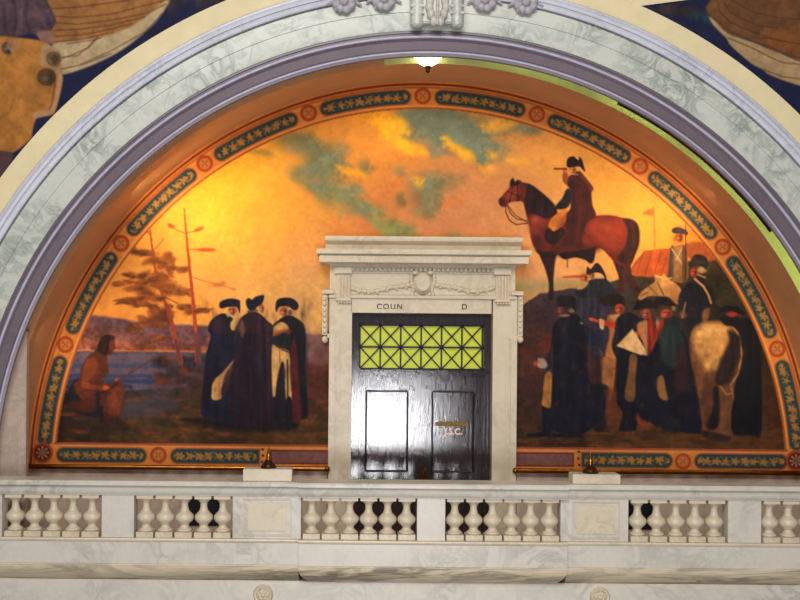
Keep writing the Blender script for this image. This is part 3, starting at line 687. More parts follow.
def marble(name, base, vein, alt, scale=1.0, vein_amt=.7, rough=.35, stretch=(1, 1, 1)):
    m, N, Lk, b = nt(name)
    tc = N.new('ShaderNodeTexCoord'); mp = N.new('ShaderNodeMapping'); mp.inputs['Scale'].default_value = stretch
    Lk.new(tc.outputs['Object'], mp.inputs['Vector'])
    n1 = N.new('ShaderNodeTexNoise'); n1.inputs['Scale'].default_value = 1.1*scale; n1.inputs['Detail'].default_value = 9; n1.inputs['Distortion'].default_value = 1.6; n1.inputs['Roughness'].default_value = .62
    Lk.new(mp.outputs['Vector'], n1.inputs['Vector'])
    r1 = N.new('ShaderNodeValToRGB'); e = r1.color_ramp.elements
    e[0].position = .40; e[0].color = (0, 0, 0, 1); e[1].position = .5; e[1].color = (1, 1, 1, 1); x = e.new(.57); x.color = (.15, .15, .15, 1); x = e.new(.7); x.color = (0, 0, 0, 1)
    Lk.new(n1.outputs['Fac'], r1.inputs['Fac'])
    n2 = N.new('ShaderNodeTexNoise'); n2.inputs['Scale'].default_value = .6*scale; n2.inputs['Detail'].default_value = 6; Lk.new(mp.outputs['Vector'], n2.inputs['Vector'])
    r2 = N.new('ShaderNodeValToRGB'); r2.color_ramp.elements[0].position = .42; r2.color_ramp.elements[1].position = .62
    Lk.new(n2.outputs['Fac'], r2.inputs['Fac'])
    n3 = N.new('ShaderNodeTexNoise'); n3.inputs['Scale'].default_value = 9*scale; n3.inputs['Detail'].default_value = 6; Lk.new(mp.outputs['Vector'], n3.inputs['Vector'])
    mx = N.new('ShaderNodeMix'); mx.data_type = 'RGBA'; mx.inputs[6].default_value = col(base); mx.inputs[7].default_value = col(alt)
    Lk.new(n3.outputs['Fac'], mx.inputs[0])
    mul = N.new('ShaderNodeMath'); mul.operation = 'MULTIPLY'; Lk.new(r1.outputs['Color'], mul.inputs[0]); Lk.new(r2.outputs['Color'], mul.inputs[1])
    mu2 = N.new('ShaderNodeMath'); mu2.operation = 'MULTIPLY'; Lk.new(mul.outputs[0], mu2.inputs[0]); mu2.inputs[1].default_value = vein_amt
    m2 = N.new('ShaderNodeMix'); m2.data_type = 'RGBA'; Lk.new(mu2.outputs[0], m2.inputs[0]); Lk.new(mx.outputs[2], m2.inputs[6]); m2.inputs[7].default_value = col(vein)
    Lk.new(m2.outputs[2], b.inputs['Base Color']); b.inputs['Roughness'].default_value = rough
    return m
MAR = marble('white_veined_marble', (216,208,194), (140,142,134), (198,190,176), 1.6, .5)
MARG = marble('green_grey_veined_marble', (212,210,198), (118,132,122), (190,193,180), 2.0, .8)
MARS = marble('streaked_marble', (232,216,184), (120,110,92), (186,170,142), 1.3, 1.0, stretch=(.3, .6, 2.6))
MARV = marble('blue_white_moulding_marble', (206,206,216), (150,152,166), (190,190,200), 2.0, .5)
MARB = marble('cream_marble', (216,202,176), (172,156,130), (204,188,160), 2.2, .5)
MARP = marble('violet_grey_marble', (116,100,108), (90,80,86), (104,90,98), 3.0, .5)
MBEAD = plain('pale_marble_bead', (176,172,190), .3, var=.1)
DADO = marble('pinkish_dado_marble', (196,174,156), (160,136,120), (184,162,144), 1.8, .5)
CREAM = plain('cream_wall_paint', (226,208,164), .75, bump=.1, bs=60, var=.06, vs=3)
BROWN = plain('tan_vault_plaster', (198,142,96), .7, bump=.15, bs=50, var=.06, vs=2)
GREENGLOW = plain('pale_green_glow_tint', (200,204,120), .7, var=.06)  # pale face with the green lamp glow mixed into its colour
BRONZE = plain('bronze', (150,96,40), .28, 1, var=.2, vs=12)
DBRONZE = plain('dark_bronze', (74,50,30), .35, .9, var=.2, vs=12)
DARK = plain('dark_grille_metal', (22,22,30), .5, .3)
FLOORM = marble('floor_marble', (150,134,118), (110,96,84), (132,118,104), 1.5, .5)
ESHADE = plain('engraved_letter', (44,36,34), .7)
def wood():
    m, N, Lk, b = nt('dark_varnished_wood')
    tc = N.new('ShaderNodeTexCoord'); mp = N.new('ShaderNodeMapping'); mp.inputs['Scale'].default_value = (14, 14, 1.2); Lk.new(tc.outputs['Object'], mp.inputs['Vector'])
    n = N.new('ShaderNodeTexNoise'); n.inputs['Scale'].default_value = 2; n.inputs['Detail'].default_value = 8; Lk.new(mp.outputs['Vector'], n.inputs['Vector'])
    r = N.new('ShaderNodeValToRGB'); r.color_ramp.elements[0].position = .35; r.color_ramp.elements[1].position = .7
    r.color_ramp.elements[0].color = col((22,15,22)); r.color_ramp.elements[1].color = col((50,32,34)); Lk.new(n.outputs['Fac'], r.inputs['Fac']); Lk.new(r.outputs['Color'], b.inputs['Base Color'])
    b.inputs['Roughness'].default_value = .6; b.inputs['Specular IOR Level'].default_value = .2; b.inputs['Coat Weight'].default_value = 1; b.inputs['Coat IOR'].default_value = 1.7; b.inputs['Coat Roughness'].default_value = .085
    n2 = N.new('ShaderNodeTexNoise'); n2.inputs['Scale'].default_value = 3.2; n2.inputs['Detail'].default_value = 6; n2.inputs['Roughness'].default_value = .7
    mp2 = N.new('ShaderNodeMapping'); mp2.inputs['Scale'].default_value = (6, 6, 2.6); Lk.new(tc.outputs['Object'], mp2.inputs['Vector']); Lk.new(mp2.outputs['Vector'], n2.inputs['Vector'])
    bp = N.new('ShaderNodeBump'); bp.inputs['Strength'].default_value = .12; bp.inputs['Distance'].default_value = .02; Lk.new(n2.outputs['Fac'], bp.inputs['Height'])
    Lk.new(bp.outputs['Normal'], b.inputs['Normal']); Lk.new(bp.outputs['Normal'], b.inputs['Coat Normal'])
    return m
WOOD = wood()
def emit(name, c, s, rough=.3):
    m, N, Lk, b = nt(name); b.inputs['Base Color'].default_value = col(c); b.inputs['Emission Color'].default_value = col(c); b.inputs['Emission Strength'].default_value = s
    b.inputs['Roughness'].default_value = rough; return m
PANE = emit('lit_yellow_green_glass', (168,172,24), .5, .4)
GLOBE = emit('lit_opal_glass', (255,246,222), 3.0)
PIG = None
def pigment():
    m, N, Lk, b = nt('mural_pigment')
    a = N.new('ShaderNodeAttribute'); a.attribute_name = 'pigment'; a.attribute_type = 'GEOMETRY'
    Lk.new(a.outputs['Color'], b.inputs['Base Color'])
    b.inputs['Roughness'].default_value = .75; b.inputs['Specular IOR Level'].default_value = .2
    tc = N.new('ShaderNodeTexCoord'); n = N.new('ShaderNodeTexNoise'); n.inputs['Scale'].default_value = 18; n.inputs['Detail'].default_value = 5; Lk.new(tc.outputs['Object'], n.inputs['Vector'])
    bp = N.new('ShaderNodeBump'); bp.inputs['Strength'].default_value = .25; bp.inputs['Distance'].default_value = .01; Lk.new(n.outputs['Fac'], bp.inputs['Height']); Lk.new(bp.outputs['Normal'], b.inputs['Normal'])
    return m
PIG = pigment()
# ---- murals: the painted grid, split so that every painted figure is a part of its mural
def hang(cv, D, root, basename, gain, order=None, cut=None, labels={}):
    keep = cv.keep if cut is None else cv.keep & ~cut
    dx, dy = cv.X-VX, cv.Y-VY
    wxs = (dx*cos(ROLL)+dy*sin(ROLL))*D/F; wzs = CAMZ-(-dx*sin(ROLL)+dy*cos(ROLL))*D/F
    lin = np.clip(srgb(cv.c)*np.array(gain), 0, .95)
    kq = keep[:-1, :-1] & keep[1:, :-1] & keep[:-1, 1:] & keep[1:, 1:]
    idq = cv.id[:-1, :-1]
    idx = np.arange(cv.H*cv.W).reshape(cv.H, cv.W)
    out = []
    for k, nm in sorted(cv.names.items()):
        q = kq & (idq == k); n = int(q.sum())
        if n < 12: continue
        a = idx[:-1, :-1][q]; b = idx[:-1, 1:][q]; c = idx[1:, 1:][q]; d = idx[1:, :-1][q]
        fv = np.stack([a, d, c, b], 1).ravel()
        u, inv = np.unique(fv, return_inverse=True)
        co = np.stack([wxs.ravel()[u], np.full(len(u), D-DF), wzs.ravel()[u]], 1).astype(np.float32)
        me = bpy.data.meshes.new(nm)
        me.vertices.add(len(u)); me.vertices.foreach_set('co', co.ravel())
        me.loops.add(n*4); me.loops.foreach_set('vertex_index', inv.ravel().astype(np.int32))
        me.polygons.add(n); me.polygons.foreach_set('loop_start', (np.arange(n)*4).astype(np.int32))
        me.update(calc_edges=True)
        at = me.color_attributes.new('pigment', 'FLOAT_COLOR', 'POINT')
        cc = np.ones((len(u), 4), np.float32); cc[:, :3] = lin.reshape(-1, 3)[u]
        at.data.foreach_set('color', cc.ravel())
        me.materials.append(PIG)
        o = bpy.data.objects.new(nm if nm != 'base' else basename, me); COL.objects.link(o); o.parent = root
        if nm in labels: o['label'] = labels[nm]
        out.append(o)
    return out
lun = paint_lunette()
mural = empty('mural')
tag(mural, 'large half-round painted mural of soldiers and a mounted officer at sunset, around the door', 'mural')
cutd = (lun.X > 340) & (lun.X < 503) & (lun.Y > 300)
hang(lun, DB-.02, mural, 'painted_sky', (1.0, .94, .88), cut=cutd, labels={
    'base': 'orange sunset sky with grey green clouds', 'border': 'ochre painted border with teal panels and round rosettes',
    'painted_landscape': 'painted lake shore, ground and dark hill', 'painted_bay_horse': 'reddish brown painted horse on the hilltop',
    'painted_pale_horse': 'pale painted horse seen from behind', 'painted_seated_hunter': 'painted person seated by the lake holding a long gun',
    'painted_mounted_commander': 'painted rider in brown cloak looking through a spyglass', 'painted_tent': 'orange painted tent',
    'painted_officer_with_map': 'painted soldier holding an open map', 'painted_sentry': 'painted soldier standing before the tent'})
spl, spr = paint_spandrels()
for cv, nm, lb in ((spl, 'spandrel_painting', 'painted spandrel with brown wing, purple drapery and gold shield, left of arch'), (spr, 'spandrel_painting', 'painted spandrel with brown wing on dark blue, right of arch')):
    e = empty(nm); tag(e, lb, 'mural'); hang(cv, DF-.015, e, 'blue_ground', (.84, .84, .9))
# ---- setting
def ring_wall(name, mat, rin, y0, y1, x0, x1, z0, z1, n=96, kind=True):
    m = M(); b = m.b
    inn = [(CX+rin*cos(pi*k/n), CZ+rin*sin(pi*k/n)) for k in range(n+1)]
    def outp(x, z):
        dx, dz = x-CX, z-CZ
        t = min((x1-CX)/dx if dx > 1e-6 else ((x0-CX)/dx if dx < -1e-6 else 1e9), (z1-CZ)/dz if dz > 1e-6 else 1e9)
        return (CX+dx*t, CZ+dz*t)
    for y in (y0, y1):
        A = [b.verts.new((x, y, z)) for x, z in inn]; B = [b.verts.new((*[outp(x, z)[0]], y, outp(x, z)[1])) for x, z in inn]
        for k in range(n): b.faces.new((A[k], A[k+1], B[k+1], B[k]))
        # corner fills
        for k in range(n):
            (ax, az), (bx, bz) = outp(*inn[k]), outp(*inn[k+1])
            if abs(ax-bx) > 1e-4 and abs(az-bz) > 1e-4:
                cxn = ax if abs(ax-x0) < 1e-4 or abs(ax-x1) < 1e-4 else bx
                v = b.verts.new((cxn, y, z1)); b.faces.new((B[k], B[k+1], v))
        for s in (1, -1):
            xa = CX+s*rin; xb = x1 if s > 0 else x0
            q = [b.verts.new(p) for p in ((xa, y, CZ), (xb, y, CZ), (xb, y, z0), (xa, y, z0))]; b.faces.new(q)
    A = [b.verts.new((x, y0, z)) for x, z in [(inn[0][0], z0)]+inn+[(inn[-1][0], z0)]]
    B = [b.verts.new((x, y1, z)) for x, z in [(inn[0][0], z0)]+inn+[(inn[-1][0], z0)]]
    for k in range(len(A)-1): b.faces.new((A[k], A[k+1], B[k+1], B[k]))
    bmesh.ops.remove_doubles(b, verts=b.verts, dist=1e-5)
    o = m.done(name, mat); tag(o, kind='structure'); return o
YB = DB-DF                                     # back wall plane
wf = ring_wall('wall_front', CREAM, 7.3, 0, .16, -9.5, 11.5, .0, 11)
cr = M().arch([(7.476, -.001), (7.476, -.022), (7.80, -.022), (7.80, -.001)], leg=1.0).done('trim_8', CREAM, auto=30); tag(cr, kind='structure')
cb = M(); P0 = W(641, 6, DF); P1 = W(860, -22.5, DF); P1 = W(1010, -42, DF); cb.poly([(P0[0]-.12, P0[2]-.02), (P1[0], P1[2]), (P1[0], P1[2]+.5), (P0[0]-.12, P0[2]+.5)], -.0205, -.001); tag(cb.done('trim_9', CREAM), kind='structure')
# marble archivolt and inner violet ring
AV = [(7.475, 0), (7.475, -.07), (7.455, -.10), (7.43, -.10), (7.42, -.125), (7.385, -.14), (7.35, -.125), (7.34, -.105), (7.31, -.10), (7.27, -.075), (7.25, -.075), (7.245, -.055), (7.24, -.05), (7.035, -.05), (7.03, -.035), (6.80, -.035), (6.765, -.03), (6.765, .0)]
t = M().arch(AV[:10]+[(7.25, .155), (7.475, .155)], leg=1.0).done('trim_10', MARV, auto=30); tag(t, kind='structure')
t = M().arch([(7.249, .155)]+AV[11:]+[(6.765, .155)], leg=1.0).done('trim_1', MARG, auto=30); tag(t, kind='structure')
t = M()
for k in range(24):                             # voussoir joints of the archivolt
    a = R(4+k*7.5)
t.arch([(6.764, -.02), (6.735, -.02), (6.72, -.005), (6.66, -.005), (6.65, .0), (6.62, .03), (6.5, .045), (6.475, .02), (6.43, .01), (6.40, .02), (6.39, .035), (6.39, .055), (6.41, .062), (6.764, .062)], leg=1.0)
t = t.done('trim_2', MARP, auto=30); tag(t, kind='structure')
t = M()
for rr, yy, w in ((6.675, -.008, .024), (6.45, .012, .02)):
    t.arch([(rr+w*cos(2*pi*k/8), yy+w*sin(2*pi*k/8)) for k in range(8)], leg=1.0)
t = t.done('trim_3', MBEAD, smooth=True); tag(t, kind='structure')
# the barrel vault
v = M().arch([(RAD+.02, .47), (RAD+.02, YB), (RAD+.44, YB), (RAD+.44, .156), (RAD+.40, .156), (RAD+.40, .47)], leg=1.0, n=128).done('ceiling', BROWN, auto=30); tag(v, kind='structure')
g = M().arch([(RAD+.021, .462), (RAD+.021, .4695), (RAD+.39, .4695), (RAD+.39, .462)], a0=0, a1=96, n=80).done('trim_4', GREENGLOW, auto=30); tag(g, kind='structure')  # right arc only, where the green glow is coloured in
# impost pilaster at the left
px = wx(26.5, 15.02, 400)
t = M(); t.box(px-1.2, .2, 0, px, .34, wz(338, 15.02, 30)+.1, .01); t.box(px-1.2, .19, 0, px-.12, .2, wz(338, 15.02, 30)+.1); t = t.done('trim_5', DADO); tag(t, kind='structure')
t = M(); px2 = 2*CX-px; t.box(px2, .2, 0, px2+1.2, .34, wz(338, 15.02, 30)+.1, .01); t = t.done('trim_6', DADO); tag(t, kind='structure')
# back wall with the door hole
DX0, DX1 = wx(351, DB, 400), wx(490.5, DB, 400); DZ1 = wz(313.5, DB)
w = M()
w.box(-6, YB, -.0, DX0, YB+.3, 8); w.box(DX1, YB, 0, 8, YB+.3, 8); w.box(DX0, YB, DZ1, DX1, YB+.3, 8)
w = w.done('wall_back', BROWN); tag(w, kind='structure')
DZD = wz(470.8, DB-.15); GL = [(wx(184, DB-.1), wx(222, DB-.1)), (wx(615, DB-.1), wx(656.5, DB-.1))]
w = M(); F0, F1 = wx(327.5, DB, 450), wx(515.5, DB, 450)
gz0, gz1 = .11, .86
xs = [-5.9, GL[0][0], GL[0][1], F0, F1, GL[1][0], GL[1][1], 7.9]
for a, b2 in ((0, 1), (2, 3), (4, 5), (6, 7)): w.box(xs[a], YB-.15, 0, xs[b2], YB-.001, DZD)
for a, b2 in ((1, 2), (5, 6)): w.box(xs[a], YB-.15, gz1, xs[b2], YB-.001, DZD); w.box(xs[a], YB-.15, 0, xs[b2], YB-.001, gz0)
w.box(-5.9, YB-.18, DZD-.06, F0, YB-.15, DZD); w.box(F1, YB-.18, DZD-.06, 7.9, YB-.15, DZD)
w = w.done('trim_7', DADO); tag(w, kind='structure')
for i, (a, b2) in enumerate(GL):
    r = empty('radiator_grille', ((a+b2)/2, YB-.03, gz0)); tag(r, ('dark recessed metal grille low in the back wall, %s of the door' % ('left', 'right')[i]), 'grille', 'dark grilles behind the balustrade')
    m = M(); m.box(a+.004-(a+b2)/2, 0, .004, b2-.004-(a+b2)/2, .02, gz1-gz0-.004); m.done('back_plate', DARK, r)
    m = M(); n = 14
    for k in range(n): x = a-(a+b2)/2+(k+.5)*(b2-a)/n; m.box(x-.006, -.014, .004, x+.006, -.001, gz1-gz0-.004)
    m.done('bars', DARK, r)
fl = M().box(-5.9, -.34, -.2, 7.9, YB+.4, -.001).done('floor', FLOORM); tag(fl, kind='structure')
# ---- door surround
def bx(m, x0, y0, x1, y1, d0, d1, bev=0, D=DB):
    """box from pixel corners on the back wall; d0..d1 = how far it stands out"""
    m.box(wx(x0, D, (y0+y1)/2), YB-d1, wz(y1, D), wx(x1, D, (y0+y1)/2), YB-d0, wz(y0, D), bev); return m
ds = empty('door_surround', ((DX0+DX1)/2, YB, 0))
tag(ds, 'cream marble door surround with carved garland frieze, shield and projecting cornice', 'door surround')
PB = Matrix.Translation((-(DX0+DX1)/2, -YB, 0))
def dpart(m, name, mat, parent=None, auto=0, label=None):
    bmesh.ops.transform(m.b, matrix=PB, verts=m.b.verts)
    o = m.done(name, mat, parent or ds, auto=auto)
    if label: o['label'] = label
    return o
for (a, b2, c, d) in ((328.5, 351, 334, 346), (490.5, 514.5, 496, 508)):
    m = M(); zt = 296
    x0, x1 = wx(a, DB), wx(b2, DB)
    m.box(x0, YB-.16, 0, x1, YB-.001, wz(zt, DB), .006)
    xi0, xi1 = (x0, x0+.10) if a < 400 else (x1-.10, x1)
    m.box(xi0, YB-.19, 0, xi1, YB-.155, wz(338, DB), .006)
    xk = (x1-.05, x1) if a < 400 else (x0, x0+.05)
    m.box(xk[0], YB-.185, 0, xk[1], YB-.155, wz(zt, DB)-.3, .006)
    xm = (x0+.13, x0+.17) if a < 400 else (x1-.17, x1-.13)
    m.box(xm[0], YB-.175, .15, xm[1], YB-.155, wz(342, DB), .006)
    dpart(m, 'jamb', MARB)
m = M(); bx(m, 351.2, 297, 490.3, 313.5, .001, .16, .005); bx(m, 329, 296, 514.5, 299, .15, .2, .005); bx(m, 353, 309.5, 489, 313.5, .15, .18, .004)
arc = dpart(m, 'architrave', MARB)
m = M(); bx(m, 330, 267, 514, 296, .001, .14, .004); dpart(m, 'frieze', MARB)
# ears at the sides with hanging drops
for (a, b2, q) in ((322.5, 334, 326), (510, 521.5, 518)):
    m = M(); bx(m, a, 291, b2, 295, .02, .2, .004)
    s0, s1 = (a, a+5.2) if a < 400 else (b2-5.2, b2)
    bx(m, s0, 295, s1, 336, .02, .15, .01)
    for k in range(7): c0 = W((s0+s1)/2, 299+k*5.4, DB); m.ball((c0[0], YB-.15, c0[2]), .034, 1, .8, 1.15, 8)
    c0 = W((s0+s1)/2, 339.5, DB); m.ball((c0[0], YB-.12, c0[2]), .055, 1, 1, 1.1, 12)
    bx(m, *( (334, 336.5, 337, 339.5) if 0 else ((a+5, 334.5, 336, 338.5) if a < 400 else (507, 334.5, b2-5, 338.5))), .05, .175, .004)
    dpart(m, 'ear', MARB, auto=40)
# fluted consoles
for cxp in (343.3, 500.5):
    m = M()
    x = wx(cxp, DB)
    bx(m, cxp-8.5, 268, cxp+8.5, 275, .12, .24, .006)
    bx(m, cxp-6.5, 275, cxp+6.5, 300, .12, .19, .006)
    for k in range(4): xx = x+(k-1.5)*.05; m.tube([(xx, YB-.195, wz(276, DB)), (xx, YB-.20, wz(288, DB)), (xx, YB-.205, wz(300, DB))], [.02, .019, .017], 8)
    bx(m, cxp-7.5, 299, cxp+7.5, 302, .12, .23, .008)
    for k in range(5): xx = x+(k-2)*.045; m.ball((xx, YB-.2, wz(303.2, DB)), .024, 1, 1, .9, 8)
    dpart(m, 'console', MARB, auto=40)
m = M()                                          # dentils and bead course
bx(m, 330, 264.5, 514.5, 268.5, .1, .22, .004)
n = 32
for k in range(n):
    xx = 353.5+k*(491-353.5)/(n-1); bx(m, xx-1.3, 268.5, xx+1.3, 272.2, .13, .2, .003)
bx(m, 351, 272.3, 493, 274, .13, .165, .003)
dpart(m, 'dentil_course', MARB)
m = M()                                          # cornice: two crowning slabs with a hollow between
def prof_box(m, x0, x1, pr):
    P = [(YB-d, wz(y, DB)) for (y, d) in pr]; P = [(YB-.001, P[0][1])]+P+[(YB-.001, P[-1][1])]
    a, b2 = wx(x0, DB, 255), wx(x1, DB, 255)
    dmax = max(d for _, d in pr)
    m.sweep_x(P, a, b2, True, None)
for (y0, y1, d, o) in ((251.7, 256.6, .44, 0), (256.6, 258.2, .38, 4), (258.2, 264.8, .41, 2.5), (264.8, 266, .28, 7)): bx(m, 317.5+o, y0, 527.2-o, y1, .001, d, .008)
prof_box(m, 326, 519, [(239, .30), (242, .33), (243, .33), (244.5, .28), (246, .2), (251.8, .19)])
bx(m, 325.5, 238.6, 519.5, 242.2, .001, .34, .008)
dpart(m, 'cornice', MARB)
# garlands
for s in (-1, 1):
    m = M(); xa = 351+ (0 if s < 0 else 141); xb = 422+s*12
    for k in range(26):
        t_ = k/25; xx = xa+(xb-xa)*t_; yy = 288.6+3.2*sin(pi*min(t_*1.6, 1))-10*max(0, t_-.55)**1.4
        c0 = W(xx, yy, DB); r0 = .035+.008*sin(k*2.4)
        m.ball((c0[0], YB-.155, c0[2]), r0, 1, .8, 1, 8)
        if k % 2: m.ball((c0[0]+.01, YB-.165, c0[2]+.035*(1 if k % 4 == 1 else -1)), .022, 1, .8, 1, 6)
    dpart(m, 'garland', MARB, auto=60)
m = M(); c0 = W(422, 283.5, DB)
m.lathe([(.02, -.11), (.10, -.1), (.145, -.06), (.165, -.02), (.165, 0)], (c0[0], YB-.13, c0[2]), 24, 'Y', 1, 1.18)
m.lathe([(.1, -.02), (.11, -.02), (.11, 0)], (c0[0], YB-.23, c0[2]), 20, 'Y', 1, 1.18)
for s in (-1, 1):
    for k in range(7):
        c1 = W(422+s*(10.5+1.2*sin(k)), 274+k*3.4, DB); m.ball((c1[0], YB-.16, c1[2]), .034, 1, .9, 1.2, 8)
    c1 = W(422+s*7.5, 273.5, DB); m.ball((c1[0], YB-.2, c1[2]), .045, 1.2, .8, .8, 10)
dpart(m, 'shield', MARB, auto=50, label='oval carved marble shield')
def text(name, body, px_, py_, h, D, yoff, mat, parent, dep=.006, sp=1.0):
    cu = bpy.data.curves.new(name, 'FONT'); cu.body = body; cu.size = h; cu.extrude = dep; cu.offset = .004 if mat.name.startswith('pink') else .001; cu.space_character = sp
    tmp = bpy.data.objects.new('tmp', cu); COL.objects.link(tmp)
    bpy.context.view_layer.update()
    dg = bpy.context.evaluated_depsgraph_get(); me = bpy.data.meshes.new_from_object(tmp.evaluated_get(dg))
    bpy.data.objects.remove(tmp)
    p = W(px_, py_, D)
    me.transform(Matrix.Translation((p[0], yoff, p[2])) @ Matrix.Rotation(R(90), 4, 'X'))
    if parent is arc or parent.get('_off'): me.transform(PB)
    me.materials.clear(); return link(name, me, mat, parent)
text('lettering', 'COUN', 376.3, 309.3, .125, DB, YB-.164, ESHADE, arc, .004, 1.25)
text('lettering', 'D', 460.5, 309.6, .125, DB, YB-.164, ESHADE, arc, .004)
# ---- the double door
door = empty('door_1', ((DX0+DX1)/2, YB, 0)); door['_off'] = 1
tag(door, 'dark varnished wooden double door under a yellow lattice transom', None, kind='structure')
def ppart(m, name, mat, parent=None, auto=0, label=None):
    bmesh.ops.transform(m.b, matrix=PB, verts=m.b.verts); o = m.done(name, mat, parent or door, auto=auto)
    if label: o['label'] = label
    return o
E = .004
m = M()
z = lambda y: wz(y, DB); X = lambda x: wx(x, DB, 400)
for (a, b2) in ((DX0+E, X(358.6)), (X(483.2), DX1-E)): m.box(a, YB-.06, 0, b2, YB+.2, DZ1-E, .01)
m.box(X(358.6), YB-.06, z(324.6), X(483.2), YB+.2, DZ1-E, .01)
m.box(X(356), YB-.08, z(322), X(486), YB-.05, z(319), .008)
m.box(X(353), YB-.075, 0.02, X(354.6), YB-.05, z(316), .004); m.box(X(487), YB-.075, 0.02, X(488.6), YB-.05, z(316), .004)
ppart(m, 'door_frame', WOOD)
m = M(); m.box(X(358.6), YB-.09, z(375.4), X(483.2), YB+.2, z(369.6), .015); m.box(X(353), YB-.12, z(372.5), X(489), YB-.06, z(370), .01); ppart(m, 'transom_rail', WOOD)
m = M(); m.box(X(358.8), YB+.04, z(369.4), X(483), YB+.05, z(324.8)); ppart(m, 'transom_glass', PANE, label='lit yellow green glass')
m = M(); GX = [359.4+k*(481.8-359.4)/6 for k in range(7)]; GY = [325.4, 347.3, 369.2]
for k in range(7):
    a = (X(GX[k]), YB, z(GY[0])); b2 = (X(GX[k]), YB, z(GY[2])); m.bar(a, b2, .026, .03)
for y_ in GY: m.bar((X(GX[0]), YB, z(y_)), (X(GX[6]), YB, z(y_)), .03, .03)
for k in range(6):
    for j in range(2):
        m.bar((X(GX[k]), YB, z(GY[j])), (X(GX[k+1]), YB, z(GY[j+1])), .022, .022); m.bar((X(GX[k]), YB, z(GY[j+1])), (X(GX[k+1]), YB, z(GY[j])), .022, .022)
for k in range(7):
    for j in range(3): m.ball((X(GX[k]), YB-.01, z(GY[j])), .032, 1, .7, 1, 8)
ppart(m, 'transom_lattice', DARK)
for (x0, x1, p0, p1) in ((358.8, 420.3, 366.2, 407.6), (420.7, 483, 432.3, 473.4)):
    leaf = M(); zt = z(375.6); pz0, pz1 = z(471.5), z(391.3)
    Y0, Y1 = YB-.02, YB+.05
    leaf.box(X(x0), Y0, .01, X(p0), Y1, zt, .006); leaf.box(X(p1), Y0, .01, X(x1), Y1, zt, .006)
    leaf.box(X(p0), Y0, pz1, X(p1), Y1, zt, .004); leaf.box(X(p0), Y0, .01, X(p1), Y1, pz0, .004)
    lf = ppart(leaf, 'door_leaf', WOOD)
    m = M(); m.box(X(p0)+E, YB+.015, pz0+E, X(p1)-E, YB+.04, pz1-E); m.box(X(p0)+.06, YB-.004, pz0+.06, X(p1)-.06, YB+.02, pz1-.06, .01)
    ppart(m, 'panel', WOOD, lf)
    m = M()
    for (a, b2) in (((X(p0), pz0), (X(p0), pz1)), ((X(p1), pz0), (X(p1), pz1)), ((X(p0), pz0), (X(p1), pz0)), ((X(p0), pz1), (X(p1), pz1))):
        m.bar((a[0], YB-.024, a[1]), (b2[0], YB-.024, b2[1]), .03, .03, 8)
    ppart(m, 'moulding', DARK, lf)
    if x0 > 400:
        m = M(); m.box(X(435.7), YB-.012, z(425.9), X(468.6), YB-.004, z(421.4), .003); ppart(m, 'name_plate', plain('brass', (120,96,48), .55, .6, var=.25, vs=40), lf, label='thin brass plate')
        text('lettering', 'J.S.C.', 444.6, 434.2, .14, DB, YB-.010, plain('pink_white_paint', (255,214,204), .8), door, .004).parent = lf
    else:
        pass
m = M(); c0 = (X(424), YB-.045, z(474)); m.box(c0[0]-.035, YB-.035, c0[2]-.14, c0[0]+.035, YB-.02, c0[2]+.12, .005); m.ball((c0[0], YB-.07, c0[2]+.03), .032); m.tube([(c0[0], YB-.04, c0[2]+.1), (c0[0], YB-.1, c0[2]+.06), (c0[0], YB-.1, c0[2]-.06), (c0[0], YB-.04, c0[2]-.1)], .014)
ppart(m, 'door_handle', BRONZE, lf, auto=40)
m = M(); m.box(X(419.3), YB-.05, .01, X(421.5), YB-.021, z(376), .006); ppart(m, 'meeting_strip', WOOD, lf)
del door['_off']
m = M(); m.box(DX0, YB+.25, 0, DX1, YB+.28, DZ1); tag(m.done('wall_behind', DARK), kind='structure')
# ---- bronze rails under the mural
for i, (a, b2, br) in enumerate(((-5.35, wx(327, 16.1, 470), (40, 131, 221, 312)), (wx(515.5, 16.1, 470), 7.3, (533, 621, 708, 796)))):
    D = 16.1; y = D-DF; zc = wz(469.8, D)
    r = empty('bronze_rail', ((a+b2)/2, y, zc)); tag(r, 'thin bronze rail on brackets along the bottom of the mural, %s of the door' % ('left', 'right')[i], 'rail', 'bronze rails below the mural')
    OF = Matrix.Translation((-(a+b2)/2, -y, -zc))
    m = M(); m.bar((a, y, zc), (b2, y, zc), .062, .08, 14); m.ball((b2 if i == 0 else a, y, zc), .05)
    bmesh.ops.transform(m.b, matrix=OF, verts=m.b.verts); m.done('rail', BRONZE, r, auto=40)
    for p in br:
        m = M(); x = wx(p, D, 470); m.box(x-.018, y-.02, DZD+.012, x+.018, y+.02, zc-.025); m.box(x-.05, y-.04, DZD+.001, x+.05, y+.05, DZD+.015)
        bmesh.ops.transform(m.b, matrix=OF, verts=m.b.verts); m.done('bracket', DBRONZE, r)
